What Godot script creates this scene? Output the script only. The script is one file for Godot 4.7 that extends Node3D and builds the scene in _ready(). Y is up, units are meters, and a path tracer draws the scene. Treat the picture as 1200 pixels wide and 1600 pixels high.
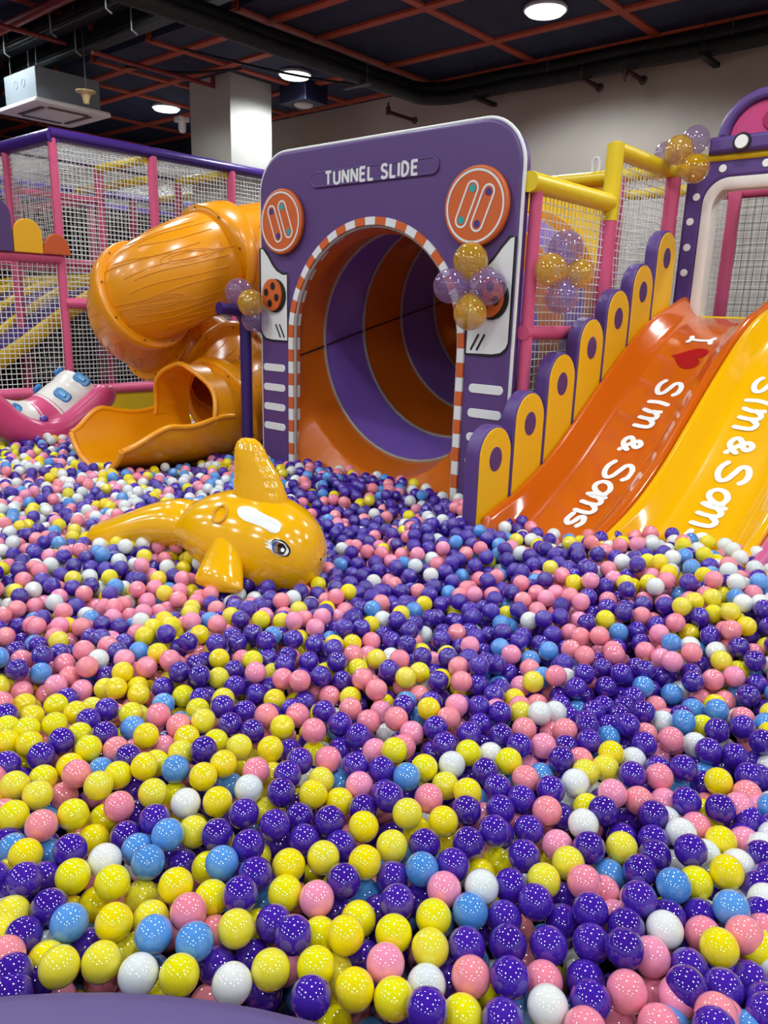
extends Node3D

# ---------------------------------------------------------------- mesh helpers
class Geo:
	var V := PackedVector3Array()
	var N := PackedVector3Array()
	var I := PackedInt32Array()

	func add(p: Vector3, n: Vector3) -> int:
		V.append(p)
		N.append(n)
		return V.size() - 1

	func face(a: int, b: int, c: int) -> void:
		var n: Vector3 = N[a] + N[b] + N[c]
		if (V[b] - V[a]).cross(V[c] - V[a]).dot(n) > 0.0:
			I.append_array([a, c, b])
		else:
			I.append_array([a, b, c])

	func flat(pts: Array, n: Vector3) -> void:
		var base := V.size()
		for p in pts:
			add(p, n)
		for k in range(1, pts.size() - 1):
			face(base, base + k, base + k + 1)

	# rows of points joined into a smooth sheet; closed wraps each row; out is the side the normals face (ZERO: away from each row's middle)
	func grid(rows: Array, closed := false, out := Vector3.ZERO) -> void:
		var nr := rows.size()
		var nc: int = rows[0].size()
		var acc := PackedVector3Array()
		acc.resize(nr * nc)
		var mids := []
		for r in rows:
			var m := Vector3.ZERO
			for p in r:
				m += p
			mids.append(m / nc)
		var side := 0.0
		var jmax := nc if closed else nc - 1
		for i in nr - 1:
			for j in jmax:
				var k := (j + 1) % nc
				var a: Vector3 = rows[i][j]
				var b: Vector3 = rows[i][k]
				var c: Vector3 = rows[i + 1][j]
				var d: Vector3 = rows[i + 1][k]
				var f := (b - c).cross(d - a)
				acc[i * nc + j] += f
				acc[i * nc + k] += f
				acc[(i + 1) * nc + j] += f
				acc[(i + 1) * nc + k] += f
				var mid: Vector3 = (a + b + c + d) * 0.25
				side += f.dot(out if out != Vector3.ZERO else mid - (mids[i] + mids[i + 1]) * 0.5)
		var s := 1.0 if side >= 0.0 else -1.0
		var base := V.size()
		for i in nr:
			for j in nc:
				var n: Vector3 = acc[i * nc + j] * s
				V.append(rows[i][j])
				N.append(n.normalized() if n.length() > 1e-12 else Vector3.UP)
		for i in nr - 1:
			for j in jmax:
				var k := (j + 1) % nc
				var a := base + i * nc + j
				var b := base + i * nc + k
				var c := base + (i + 1) * nc + j
				var d := base + (i + 1) * nc + k
				face(a, b, d)
				face(a, d, c)

	func ring_cap(ring: Array, n: Vector3) -> void:
		var m := Vector3.ZERO
		for p in ring:
			m += p
		m /= ring.size()
		var base := add(m, n)
		for p in ring:
			add(p, n)
		for k in ring.size():
			face(base, base + 1 + k, base + 1 + (k + 1) % ring.size())

	func mesh() -> ArrayMesh:
		var arr := []
		arr.resize(Mesh.ARRAY_MAX)
		arr[Mesh.ARRAY_VERTEX] = V
		arr[Mesh.ARRAY_NORMAL] = N
		arr[Mesh.ARRAY_INDEX] = I
		var m := ArrayMesh.new()
		m.add_surface_from_arrays(Mesh.PRIMITIVE_TRIANGLES, arr)
		return m

	# a tube swept along a path; radius is a number or one number per point
	func tube(path: Array, radius, sides := 12, caps := true, squash := 1.0) -> void:
		var rows := []
		var n := path.size()
		var up := Vector3.UP
		var t0: Vector3 = (path[1] - path[0]).normalized()
		if absf(t0.dot(up)) > 0.95:
			up = Vector3.RIGHT
		var side := t0.cross(up).normalized()
		for i in n:
			var t: Vector3 = (path[mini(i + 1, n - 1)] - path[maxi(i - 1, 0)]).normalized()
			side = (side - t * side.dot(t)).normalized()
			var bi := t.cross(side)
			var r: float = radius[i] if radius is Array else radius
			var row := []
			for k in sides:
				var a := TAU * k / sides
				row.append(path[i] + side * (cos(a) * r) + bi * (sin(a) * r * squash))
			rows.append(row)
		grid(rows, true)
		if caps:
			ring_cap(rows[0], (path[0] - path[1]).normalized())
			ring_cap(rows[n - 1], (path[n - 1] - path[n - 2]).normalized())

	# a profile of (radius, height) turned about xf's y axis
	func lathe(profile: Array, xf := Transform3D.IDENTITY, sides := 24) -> void:
		var rows := []
		for p in profile:
			var row := []
			for k in sides:
				var a := TAU * k / sides
				row.append(xf * Vector3(p.x * cos(a), p.y, p.x * sin(a)))
			rows.append(row)
		grid(rows, true)

	# an outline in the xy plane with its face at z = 0 and its back at -depth; edges rounded by bevel
	func extrude(outline: PackedVector2Array, depth: float, bevel: float, xf := Transform3D.IDENTITY, back := true) -> void:
		var poly := outline.duplicate()
		if Geometry2D.is_polygon_clockwise(poly):
			poly.reverse()
		var pts := []
		var mit := []
		var n := poly.size()
		for i in n:
			var a := poly[(i + n - 1) % n]
			var b := poly[i]
			var c := poly[(i + 1) % n]
			var e1 := (b - a).normalized()
			var e2 := (c - b).normalized()
			var n1 := Vector2(-e1.y, e1.x)
			var n2 := Vector2(-e2.y, e2.x)
			var m := n1 + n2
			if m.length() < 0.1:
				m = n1
			m = m.normalized()
			m /= maxf(0.3, m.dot(n1))
			pts.append(b)
			mit.append(m)
			if n1.dot(n2) < 0.8:
				pts.append(b)
				mit.append(m)
		var rows := []
		var steps := 4 if bevel > 0.004 else 2
		for k in steps:
			var a := PI / 2 * k / (steps - 1)
			var row := []
			for i in pts.size():
				var q: Vector2 = pts[i] + mit[i] * bevel * (1.0 - sin(a))
				row.append(xf * Vector3(q.x, q.y, -bevel * (1.0 - cos(a))))
			rows.append(row)
		var last := []
		var lastb := []
		for i in pts.size():
			last.append(xf * Vector3(pts[i].x, pts[i].y, -depth + bevel))
			var q: Vector2 = pts[i] + mit[i] * bevel
			lastb.append(xf * Vector3(q.x, q.y, -depth))
		rows.append(last)
		rows.append(lastb)
		# normals of the rim: away from the outline
		var before := V.size()
		grid(rows, true)
		# outlines that bend inwards need the side test made locally
		var i0 := before + steps * pts.size()
		var q0: Vector2 = pts[0]
		var want := xf.basis * Vector3(-mit[0].x, -mit[0].y, 0)
		if N[i0].dot(want) < 0.0:
			for v in range(before, V.size()):
				N[v] = -N[v]
			for t in range(0, I.size(), 3):
				if I[t] >= before:
					var sw := I[t + 1]
					I[t + 1] = I[t + 2]
					I[t + 2] = sw
		var inset := PackedVector2Array()
		for i in n:
			inset.append(poly[i])
		var seen := 0
		var idx := 0
		for i in n:
			inset[i] = poly[i] + mit[idx] * bevel
			idx += 2 if idx + 1 < pts.size() and pts[idx + 1] == pts[idx] else 1
		var tris := Geometry2D.triangulate_polygon(inset)
		for s in ([0.0, -depth] if back else [0.0]):
			var nn := (xf.basis * Vector3(0, 0, 1 if s == 0.0 else -1)).normalized()
			var b0 := V.size()
			for p in inset:
				add(xf * Vector3(p.x, p.y, s), nn)
			for t in range(0, tris.size(), 3):
				face(b0 + tris[t], b0 + tris[t + 1], b0 + tris[t + 2])

	func box(lo: Vector3, hi: Vector3, bevel := 0.003) -> void:
		var o := PackedVector2Array([Vector2(lo.x, lo.y), Vector2(hi.x, lo.y), Vector2(hi.x, hi.y), Vector2(lo.x, hi.y)])
		extrude(o, hi.z - lo.z, bevel, Transform3D(Basis.IDENTITY, Vector3(0, 0, hi.z)))

	# strands of a knotted net between origin, origin + u and origin + v
	func net(o: Vector3, u: Vector3, v: Vector3, cell: float, thick: float, rng: RandomNumberGenerator, wob := 0.006) -> void:
		var nrm := u.cross(v).normalized()
		for pass_i in 2:
			var a := u if pass_i == 0 else v
			var b := v if pass_i == 0 else u
			var count := int(b.length() / cell)
			var segs := maxi(2, int(a.length() / 0.22))
			for k in count + 1:
				var s := b * (float(k) / count)
				var ph := rng.randf() * 6.0
				var rows := []
				for i in segs + 1:
					var f := float(i) / segs
					var edge := 1.0 if i > 0 and i < segs else 0.0
					var p := o + s + a * f + b.normalized() * (edge * (rng.randf() - 0.5) * 2.0 * wob) + nrm * (sin(f * 9.0 + ph * 0.2) * wob * 1.2)
					var x := b.normalized() * thick * 0.5
					var z := nrm * thick * 0.5
					rows.append([p + x, p - x * 0.5 + z * 0.87, p - x * 0.5 - z * 0.87])
				grid(rows, true)


var rng := RandomNumberGenerator.new()
var mats := {}

func mat(key: String, c: Color, rough := 0.5, extra := {}) -> StandardMaterial3D:
	if mats.has(key):
		return mats[key]
	var m := StandardMaterial3D.new()
	m.resource_name = key
	m.albedo_color = c
	m.roughness = rough
	for k in extra:
		m.set(k, extra[k])
	mats[key] = m
	return m

func noise_tex(freq: float, lo: Color, hi: Color, octaves := 4, as_normal := false, sd := 3, strength := 4.0) -> NoiseTexture2D:
	var n := FastNoiseLite.new()
	n.seed = sd
	n.frequency = freq
	n.fractal_octaves = octaves
	var t := NoiseTexture2D.new()
	t.width = 512
	t.height = 512
	t.seamless = true
	t.noise = n
	if as_normal:
		t.as_normal_map = true
		t.bump_strength = strength
	else:
		var g := Gradient.new()
		g.set_color(0, lo)
		g.set_color(1, hi)
		t.color_ramp = g
	return t

func obj(called: String, g: Geo, m: Material, parent: Node = self, at := Transform3D.IDENTITY) -> MeshInstance3D:
	var o := MeshInstance3D.new()
	o.mesh = g.mesh()
	o.material_override = m
	o.transform = at
	name_it(o, called, parent)
	return o

var counts := {}
func name_it(o: Node3D, called: String, parent: Node) -> void:
	var key := str(parent.get_instance_id()) + called
	var k: int = counts.get(key, 0)
	counts[key] = k + 1
	o.name = called if k == 0 else "%s_%03d" % [called, k]
	parent.add_child(o, true)

func tag(o: Node3D, label: String, category: String, group := "") -> Node3D:
	o.set_meta("label", label)
	o.set_meta("category", category)
	if group:
		o.set_meta("group", group)
	return o

func thing(called: String, label: String, category: String, at := Vector3.ZERO, group := "") -> Node3D:
	var o := Node3D.new()
	o.position = at
	name_it(o, called, self)
	tag(o, label, category, group)
	return o

func struct(called: String, g: Geo, m: Material, label := "", category := "") -> MeshInstance3D:
	var o := obj(called, g, m)
	o.set_meta("kind", "structure")
	if label:
		o.set_meta("label", label)
		o.set_meta("category", category)
	return o

func part(called: String, g: Geo, m: Material, parent: Node3D) -> MeshInstance3D:
	# geometry is written in world axes; a thing's base only moves its origin
	var base := Vector3.ZERO
	var q: Node = parent
	while q is Node3D and q != self:
		base += q.position
		q = q.get_parent()
	return obj(called, g, m, parent, Transform3D(Basis.IDENTITY, -base))

func G() -> Geo:
	return Geo.new()

func rounded(x0: float, y0: float, x1: float, y1: float, r: Array, seg := 8) -> PackedVector2Array:
	# r: corner radii from the lower left, counterclockwise
	var out := PackedVector2Array()
	var cs := [[x0, y0, 1, 1, PI], [x1, y0, -1, 1, 1.5 * PI], [x1, y1, -1, -1, 0.0], [x0, y1, 1, -1, 0.5 * PI]]
	for k in 4:
		var c = cs[k]
		var rr: float = r[k]
		if rr <= 0.0:
			out.append(Vector2(c[0], c[1]))
			continue
		for i in seg + 1:
			var a: float = c[4] + PI / 2 * i / seg
			out.append(Vector2(c[0] + c[2] * rr + cos(a) * rr, c[1] + c[3] * rr + sin(a) * rr))
	return out

func disc(cx: float, cy: float, rx: float, ry := 0.0, seg := 32) -> PackedVector2Array:
	var out := PackedVector2Array()
	for i in seg:
		var a := TAU * i / seg
		out.append(Vector2(cx + cos(a) * rx, cy + sin(a) * (ry if ry > 0.0 else rx)))
	return out

func smooth_path(pts: Array, per := 6) -> Array:
	var out := []
	var n := pts.size()
	for i in n - 1:
		var p0 = pts[maxi(i - 1, 0)]
		var p1 = pts[i]
		var p2 = pts[i + 1]
		var p3 = pts[mini(i + 2, n - 1)]
		for k in per:
			out.append(p1.cubic_interpolate(p2, p0, p3, float(k) / per))
	out.append(pts[n - 1])
	return out

# a flat stroke with round ends, laid on a surface through place(Vector2) -> Vector3
func stroke(g: Geo, pts: Array, w: float, place: Callable, n: Vector3, z0 := 0.0) -> void:
	var line := pts
	for i in line.size():
		var p: Vector2 = line[i]
		if i == 0 or i == line.size() - 1:
			var fan := []
			for k in 12:
				fan.append(place.call(p + Vector2(cos(TAU * k / 12), sin(TAU * k / 12)) * w * 0.5) + n * (z0 + 0.00008 * i - 0.00004))
			g.flat(fan, n)
	var rows := []
	for i in line.size():
		var t: Vector2 = (line[mini(i + 1, line.size() - 1)] - line[maxi(i - 1, 0)]).normalized()
		var s := Vector2(-t.y, t.x) * w * 0.5
		var up := n * (z0 + 0.00008 * i)
		rows.append([place.call(line[i] + s) + up, place.call(line[i] - s) + up])
	g.grid(rows, false, n)

const FACE_X := Basis(Vector3(0, 0, -1), Vector3(0, 1, 0), Vector3(1, 0, 0))   # an outline seen from +x

func _ready() -> void:
	rng.seed = 11
	# ---- camera
	var cam := Camera3D.new()
	cam.name = "camera"
	add_child(cam)
	cam.transform = Transform3D(Basis(Vector3(0.750136, 0.027468, -0.660713), Vector3(-0.188389, 0.966611, -0.173701), Vector3(0.633881, 0.25477, 0.730265)).orthonormalized(), Vector3(0, 1.135, 0))
	cam.fov = 67.703
	cam.near = 0.05
	cam.far = 60.0
	cam.current = true
	# ---- sky (closed hall) and exposure
	var env := Environment.new()
	env.background_mode = Environment.BG_COLOR
	env.background_color = Color(0, 0, 0)
	env.tonemap_mode = Environment.TONE_MAPPER_LINEAR
	env.tonemap_exposure = EXPOSURE
	env.sdfgi_enabled = true
	env.ssao_enabled = true
	env.ssil_enabled = true
	var we := WorldEnvironment.new()
	we.name = "environment"
	we.environment = env
	add_child(we)
	# ---- the hall
	shell()
	lamps()
	tunnel_slide()
	lane_slides()
	picket_fence()
	gate()
	play_frame_beside_tunnel()
	play_frame_at_the_side()
	spiral_slide()
	rocker()
	whale()
	platform_rim()
	balloons()
	ceiling_gear()
	balls()

const EXPOSURE := 0.55
const LAMP := 9.6

# ---------------------------------------------------------------- the hall
func shell() -> void:
	var wall := mat("painted wall", Color(0.74, 0.70, 0.66), 0.85)
	wall.albedo_texture = noise_tex(0.006, Color(0.93, 0.93, 0.93), Color(1, 1, 1))
	wall.uv1_triplanar = true
	wall.uv1_scale = Vector3(0.25, 0.25, 0.25)
	var dark := mat("navy ceiling paint", Color(0.15, 0.168, 0.28), 0.9)
	dark.albedo_texture = noise_tex(0.012, Color(0.8, 0.8, 0.8), Color(1, 1, 1), 5, false, 8)
	dark.uv1_triplanar = true
	dark.uv1_scale = Vector3(0.4, 0.4, 0.4)
	var beam := mat("orange painted steel", Color(0.66, 0.27, 0.17), 0.7)
	var floor_m := mat("purple foam floor", Color(0.2, 0.16, 0.3), 0.8)
	var g := G()
	g.box(Vector3(-16, -0.4, -9), Vector3(6, -0.2, 7), 0.0)
	struct("floor", g, floor_m, "purple foam floor under the ball pit", "floor")
	g = G()
	g.box(Vector3(-16, -0.4, -8.83), Vector3(6, 5, -8.63), 0.0)
	struct("wall_back", g, wall, "plain beige wall behind the play structures", "wall")
	g = G()
	g.box(Vector3(-15.7, -0.4, -9), Vector3(-15.5, 5, 7), 0.0)
	struct("wall_left", g, mat("dark wall", Color(0.12, 0.11, 0.14), 0.9), "dark far side wall beyond the netted play frame", "wall")
	g = G()
	g.box(Vector3(5.3, -0.4, -9), Vector3(5.5, 5, 7), 0.0)
	struct("wall_right", g, wall, "side wall outside the view", "wall")
	g = G()
	g.box(Vector3(-16, -0.4, 6.3), Vector3(6, 5, 6.5), 0.0)
	struct("wall_front", g, wall, "wall behind the camera", "wall")
	g = G()
	g.box(Vector3(-15.6, -0.3, -8.64), Vector3(-11.2, 3.95, -8.5), 0.0)
	struct("wall_far", g, mat("dark wall", Color(0.12, 0.11, 0.14), 0.9), "dark partition wall behind the netted play frame", "wall")
	# ceiling: a low part along the back wall, a higher part in front of the step
	g = G()
	g.box(Vector3(-16, 3.95, -9), Vector3(6, 4.6, -5.33), 0.0)
	var c := struct("ceiling", g, dark, "low dark navy ceiling crossed by orange beams along the back wall", "ceiling")
	g = G()
	g.box(Vector3(-16, 4.36, -5.34), Vector3(6, 4.6, 7), 0.0)
	var c2 := struct("ceiling", g, dark, "higher dark navy ceiling crossed by orange beams over the pit", "ceiling")
	for x in [-14.9, -13.4, -11.9, -10.36, -9.46, -8.24, -6.72, -5.22, -3.78, -2.3, -0.8, 0.7, 2.2]:
		g = G()
		g.box(Vector3(x - 0.045, 3.925, -8.55), Vector3(x + 0.045, 3.955, -5.3))
		g.box(Vector3(x - 0.045, 3.925, -5.345), Vector3(x + 0.045, 4.36, -5.315))
		part("ceiling_beam", g, beam, c)
		g = G()
		g.box(Vector3(x - 0.045, 4.335, -5.33), Vector3(x + 0.045, 4.37, 6.3))
		part("ceiling_beam", g, beam, c2)
	for z in [-5.75, -6.4, -7.56, -8.44]:
		g = G()
		g.box(Vector3(-15.5, 3.92, z - 0.05), Vector3(5.3, 3.955, z + 0.05))
		part("ceiling_beam", g, beam, c)
	for z in [-4.75, -3.6, -2.4, -1.2, 0.0, 1.4, 2.8, 4.2]:
		g = G()
		g.box(Vector3(-15.5, 4.33, z - 0.06), Vector3(5.3, 4.37, z + 0.06))
		part("ceiling_beam", g, beam, c2)
	g = G()
	g.box(Vector3(-9.32, -0.3, -7.28), Vector3(-8.47, 3.96, -6.595), 0.01)
	struct("pillar", g, mat("pillar paint", Color(0.72, 0.71, 0.68), 0.8), "square pale pillar rising behind the orange spiral slide", "pillar")

func lamps() -> void:
	var glow := mat("lamp face", Color(1, 1, 1), 0.4, {"emission_enabled": true, "emission": Color(0.93, 0.98, 1.0), "emission_energy_multiplier": 6.0})
	var rim := mat("lamp rim", Color(0.85, 0.85, 0.85), 0.4)
	var spots := []
	for x in [-10.59, -7.8, -4.31, -0.85, 2.6]:
		spots.append(Vector3(x, 3.92, -7.08))
	for z in [-4.1, -1.5, 1.8, 4.6]:
		for x in [-10.3, -7.4, -4.5, -1.6, 1.5, 4.2]:
			spots.append(Vector3(x + (0.5 if z == -1.5 or z == 4.6 else 0.0), 4.33, z))
	var names := {0: "round ceiling lamp over the netted frame beside the pillar", 1: "round ceiling lamp above the hanging dark blue speaker box", 2: "round ceiling lamp above the beige wall, in line with the tunnel sign"}
	for i in spots.size():
		var p: Vector3 = spots[i]
		var t := thing("ceiling_lamp", names.get(i, "round white ceiling lamp, %s row from the back wall, %s from the netted frame" % [["first", "second", "third", "fourth", "fifth"][0 if i < 5 else (i - 5) / 6 + 1], ["first", "second", "third", "fourth", "fifth", "sixth"][i if i < 5 else (i - 5) % 6]]), "lamp", p, "" if names.has(i) else "lamps out of view")
		var g := G()
		g.lathe([Vector2(0.001, 0.03), Vector2(0.2, 0.03), Vector2(0.21, 0.0), Vector2(0.205, -0.012), Vector2(0.195, -0.014), Vector2(0.19, -0.008)])
		obj("lamp_rim", g, rim, t)
		g = G()
		g.lathe([Vector2(0.19, -0.008), Vector2(0.17, -0.035), Vector2(0.09, -0.052), Vector2(0.001, -0.056)])
		obj("lamp_face", g, glow, t)
		var l := SpotLight3D.new()
		l.name = "lamp_light"
		l.light_color = Color(0.95, 0.98, 1.0)
		l.light_energy = LAMP
		l.light_size = 0.19
		l.spot_range = 30.0
		l.spot_attenuation = 2.0
		l.spot_angle = 80.0
		l.spot_angle_attenuation = 0.35
		l.shadow_enabled = true
		t.add_child(l)
		l.position = Vector3(0, -0.08, 0)
		l.rotation_degrees = Vector3(-90, 0, 0)

# ---------------------------------------------------------------- the tunnel slide
const PZ := -3.63
func tunnel_slide() -> void:
	var purple := mat("purple vinyl", Color(0.345, 0.235, 0.455), 0.42)
	var white := mat("white print", Color(0.87, 0.87, 0.86), 0.5)
	var black := mat("black print", Color(0.07, 0.06, 0.07), 0.5)
	var orange := mat("orange print", Color(0.80, 0.37, 0.14), 0.45)
	var teal := mat("teal print", Color(0.16, 0.62, 0.62), 0.5)
	var o_in := mat("orange tube", Color(0.80, 0.40, 0.08), 0.28)
	var p_in := mat("lilac tube", Color(0.50, 0.38, 0.76), 0.28)
	var seam := mat("grey seam", Color(0.62, 0.58, 0.55), 0.4)
	var t := thing("tunnel_slide", "purple tunnel slide front lettered TUNNEL SLIDE with striped tube", "slide", Vector3(-3.32, -0.2, PZ))
	var cx := -3.32
	# the face: an inverted U with round shoulders
	var o := PackedVector2Array()
	o.append_array([Vector2(-4.36, -0.2), Vector2(-4.045, -0.2)])
	for i in 33:
		var a := PI - PI * i / 32.0
		o.append(Vector2(cx + cos(a) * 0.725, 0.94 + sin(a) * 0.725))
	o.append_array([Vector2(-2.595, -0.2), Vector2(-2.28, -0.2)])
	for i in 13:
		var a := PI / 2 * i / 12.0
		o.append(Vector2(-2.53 + cos(a) * 0.25, 1.875 + sin(a) * 0.25))
	for i in 13:
		var a := PI / 2 + PI / 2 * i / 12.0
		o.append(Vector2(-4.11 + cos(a) * 0.25, 1.875 + sin(a) * 0.25))
	var g := G()
	g.extrude(o, 0.1, 0.018, Transform3D(Basis.IDENTITY, Vector3(0, 0, PZ)))
	part("front_panel", g, purple, t)
	# white piping along the outer edge
	var edge := []
	edge.append(Vector3(-2.276, -0.2, PZ - 0.02))
	for i in 13:
		var a := PI / 2 * i / 12.0
		edge.append(Vector3(-2.53 + cos(a) * 0.254, 1.875 + sin(a) * 0.254, PZ - 0.02))
	for i in 13:
		var a := PI / 2 + PI / 2 * i / 12.0
		edge.append(Vector3(-4.11 + cos(a) * 0.254, 1.875 + sin(a) * 0.254, PZ - 0.02))
	edge.append(Vector3(-4.364, -0.2, PZ - 0.02))
	g = G()
	g.tube(edge, 0.011, 8)
	part("piping", g, white, t)
	# checked band round the opening: each block a part
	var r0 := 0.695
	var r1 := 0.742
	var blocks := 27
	for i in blocks:
		var a0 := PI * i / blocks
		var a1 := PI * (i + 1) / blocks
		var q := PackedVector2Array()
		for k in 5:
			var a := lerpf(a0, a1, k / 4.0)
			q.append(Vector2(cx + cos(a) * r0, 0.94 + sin(a) * r0))
		for k in 5:
			var a := lerpf(a1, a0, k / 4.0)
			q.append(Vector2(cx + cos(a) * r1, 0.94 + sin(a) * r1))
		g = G()
		g.extrude(q, 0.07, 0.002, Transform3D(Basis.IDENTITY, Vector3(0, 0, PZ + 0.012)))
		part("band_block", g, orange if i % 2 == 0 else white, t)
	for s in [-1, 1]:
		var h := 0.0815
		for k in 14:
			var y1: float = 0.94 - k * h
			var q := PackedVector2Array([Vector2(cx + s * r0, y1 - h), Vector2(cx + s * r1, y1 - h), Vector2(cx + s * r1, y1), Vector2(cx + s * r0, y1)])
			g = G()
			g.extrude(q, 0.07, 0.002, Transform3D(Basis.IDENTITY, Vector3(0, 0, PZ + 0.012)))
			part("band_block", g, white if k % 2 == 0 else orange, t)
	# grey trim inside the band
	var arch := [Vector3(cx - r0 + 0.004, -0.2, PZ - 0.01)]
	for i in 33:
		var a := PI - PI * i / 32.0
		arch.append(Vector3(cx + cos(a) * (r0 - 0.004), 0.94 + sin(a) * (r0 - 0.004), PZ - 0.01))
	arch.append(Vector3(cx + r0 - 0.004, -0.2, PZ - 0.01))
	g = G()
	g.tube(arch, 0.012, 8)
	part("opening_trim", g, seam, t)
	# name plate with rounded letters
	g = G()
	var plate := []
	for p in rounded(-3.84, 1.885, -2.82, 1.968, [0.041, 0.041, 0.041, 0.041], 8):
		plate.append(Vector3(p.x, p.y, PZ + 0.004))
	plate.append(plate[0])
	plate.append(plate[1])
	g.tube(plate, 0.008, 8, false)
	part("name_plate_welt", g, purple, t)
	g = G()
	var o2 := rounded(-3.84, 1.885, -2.82, 1.968, [0.041, 0.041, 0.041, 0.041], 8)
	g.extrude(o2, 0.012, 0.005, Transform3D(Basis.IDENTITY, Vector3(0, 0, PZ + 0.009)))
	var np := part("name_plate", g, purple, t)
	var letters := {"T": [[[0, 1], [0.62, 1]], [[0.31, 1], [0.31, 0]]], "U": [[[0, 1], [0, 0.3], [0.08, 0.08], [0.3, 0], [0.52, 0.08], [0.6, 0.3], [0.6, 1]]], "N": [[[0, 0], [0, 1], [0.6, 0], [0.6, 1]]], "E": [[[0.5, 1], [0, 1], [0, 0], [0.5, 0]], [[0, 0.52], [0.44, 0.52]]], "L": [[[0, 1], [0, 0], [0.46, 0]]], "S": [[[0.52, 0.86], [0.4, 0.99], [0.22, 1.0], [0.05, 0.9], [0.04, 0.68], [0.2, 0.55], [0.4, 0.46], [0.54, 0.3], [0.48, 0.08], [0.28, 0], [0.1, 0.03], [0, 0.16]]], "I": [[[0, 1], [0, 0]]], "D": [[[0, 0], [0, 1]], [[0, 1], [0.25, 1], [0.48, 0.84], [0.56, 0.5], [0.48, 0.16], [0.25, 0], [0, 0]]]}
	var widths := {"T": 0.62, "U": 0.6, "N": 0.6, "E": 0.5, "L": 0.46, "S": 0.54, "I": 0.0, "D": 0.58, " ": 0.2}
	var lx := -3.705
	var lh := 0.071
	for ch in "TUNNEL SLIDE":
		if ch != " ":
			g = G()
			var part_no := 0
			for line in letters[ch]:
				var pts := []
				for p in line:
					pts.append(Vector2(p[0], p[1]))
				if ch == "S" or ch == "U" or ch == "D":
					pts = pts if ch == "D" else smooth_path(pts, 3)
				var fine := []
				for p in pts:
					fine.append(Vector2(p.x * lh * 1.12, p.y * lh))
				for poly in Geometry2D.offset_polyline(PackedVector2Array(fine), 0.0083, Geometry2D.JOIN_ROUND, Geometry2D.END_ROUND):
					g.extrude(poly, 0.01, 0.0, Transform3D(Basis.IDENTITY, Vector3(lx, 1.891, PZ + 0.0125 + part_no * 0.0003)))
				part_no += 1
			part("letter", g, white, np)
		lx += widths[ch] * lh * 1.12 + 0.0265
	# round badges with two long loops each
	for s in [-1, 1]:
		var bx: float = cx + s * 0.785
		g = G()
		g.extrude(disc(bx, 1.69, 0.207, 0.0, 48), 0.04, 0.012, Transform3D(Basis.IDENTITY, Vector3(0, 0, PZ + 0.04)))
		var b := part("badge", g, orange, t)
		var zz := PZ + 0.042
		var place := func(v): return Vector3(v.x, v.y, zz)
		g = G()
		ring_line(g, disc(bx, 1.69, 0.182, 0.0, 48), 0.012, place)
		part("badge_line", g, white, b)
		for k in [-1, 1]:
			var mx: float = bx + k * 0.052
			var my: float = 1.69 - k * s * 0.012
			var dirv := Vector2(0.38 * s, 0.92).normalized()
			var c0 := Vector2(mx, my) - dirv * 0.085
			var c1 := Vector2(mx, my) + dirv * 0.085
			var loop := PackedVector2Array()
			var ang := dirv.angle()
			for i in 13:
				loop.append(c1 + Vector2.from_angle(ang - PI / 2 + PI * i / 12.0) * 0.036)
			for i in 13:
				loop.append(c0 + Vector2.from_angle(ang + PI / 2 + PI * i / 12.0) * 0.036)
			g = G()
			ring_line(g, loop, 0.011, place)
			part("badge_loop", g, white, b)
			for e in [c0, c1]:
				g = G()
				g.flat(flat3(disc(e.x, e.y, 0.02, 0.0, 20), zz), Vector3(0, 0, 1))
				part("badge_dot", g, teal if k * s < 0 else mat("purple print", Color(0.27, 0.17, 0.45), 0.5), b)
	# white cheeks with black outline, wheels, slashes and bars
	for s in [-1, 1]:
		var cheek := PackedVector2Array()
		for p in [[1.035, 0.985], [1.035, 1.53], [1.0, 1.53], [0.95, 1.48], [0.9, 1.42], [0.86, 1.385], [0.8, 1.36], [0.69, 1.36], [0.665, 1.345], [0.655, 1.31], [0.748, 1.1], [0.748, 0.912], [0.93, 0.912], [0.985, 0.922], [1.02, 0.95]]:
			cheek.append(Vector2(cx + s * p[0], p[1]))
		# the band hides the inner side of the cheek
		var clipped := PackedVector2Array()
		for p in cheek:
			var d: Vector2 = p - Vector2(cx, 0.94)
			if p.y > 0.94 and d.length() < 0.75:
				p = Vector2(cx, 0.94) + d.normalized() * 0.75
			elif absf(p.x - cx) < 0.75:
				p.x = cx + s * 0.75
			clipped.append(p)
		g = G()
		g.extrude(clipped, 0.01, 0.002, Transform3D(Basis.IDENTITY, Vector3(0, 0, PZ + 0.006)))
		var ch := part("cheek", g, white, t)
		g = G()
		ring_line(g, clipped, 0.014, func(v): return Vector3(v.x, v.y, PZ + 0.0075))
		part("cheek_outline", g, black, ch)
		var wx: float = cx + s * 0.893
		g = G()
		g.extrude(disc(wx + 0.018, 1.215, 0.107, 0.112, 36), 0.014, 0.002, Transform3D(Basis.IDENTITY, Vector3(0, 0, PZ + 0.018)))
		var wh := part("wheel", g, black, t)
		g = G()
		g.extrude(disc(wx, 1.22, 0.1, 0.107, 36), 0.014, 0.002, Transform3D(Basis.IDENTITY, Vector3(0, 0, PZ + 0.03)))
		part("wheel_face", g, orange, wh)
		for k in 4:
			var a := PI / 4 + PI / 2 * k + 0.5
			g = G()
			g.flat(flat3(disc(wx + cos(a) * 0.056, 1.22 + sin(a) * 0.06, 0.024, 0.026, 18), PZ + 0.032), Vector3(0, 0, 1))
			part("wheel_hole", g, black, wh)
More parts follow.
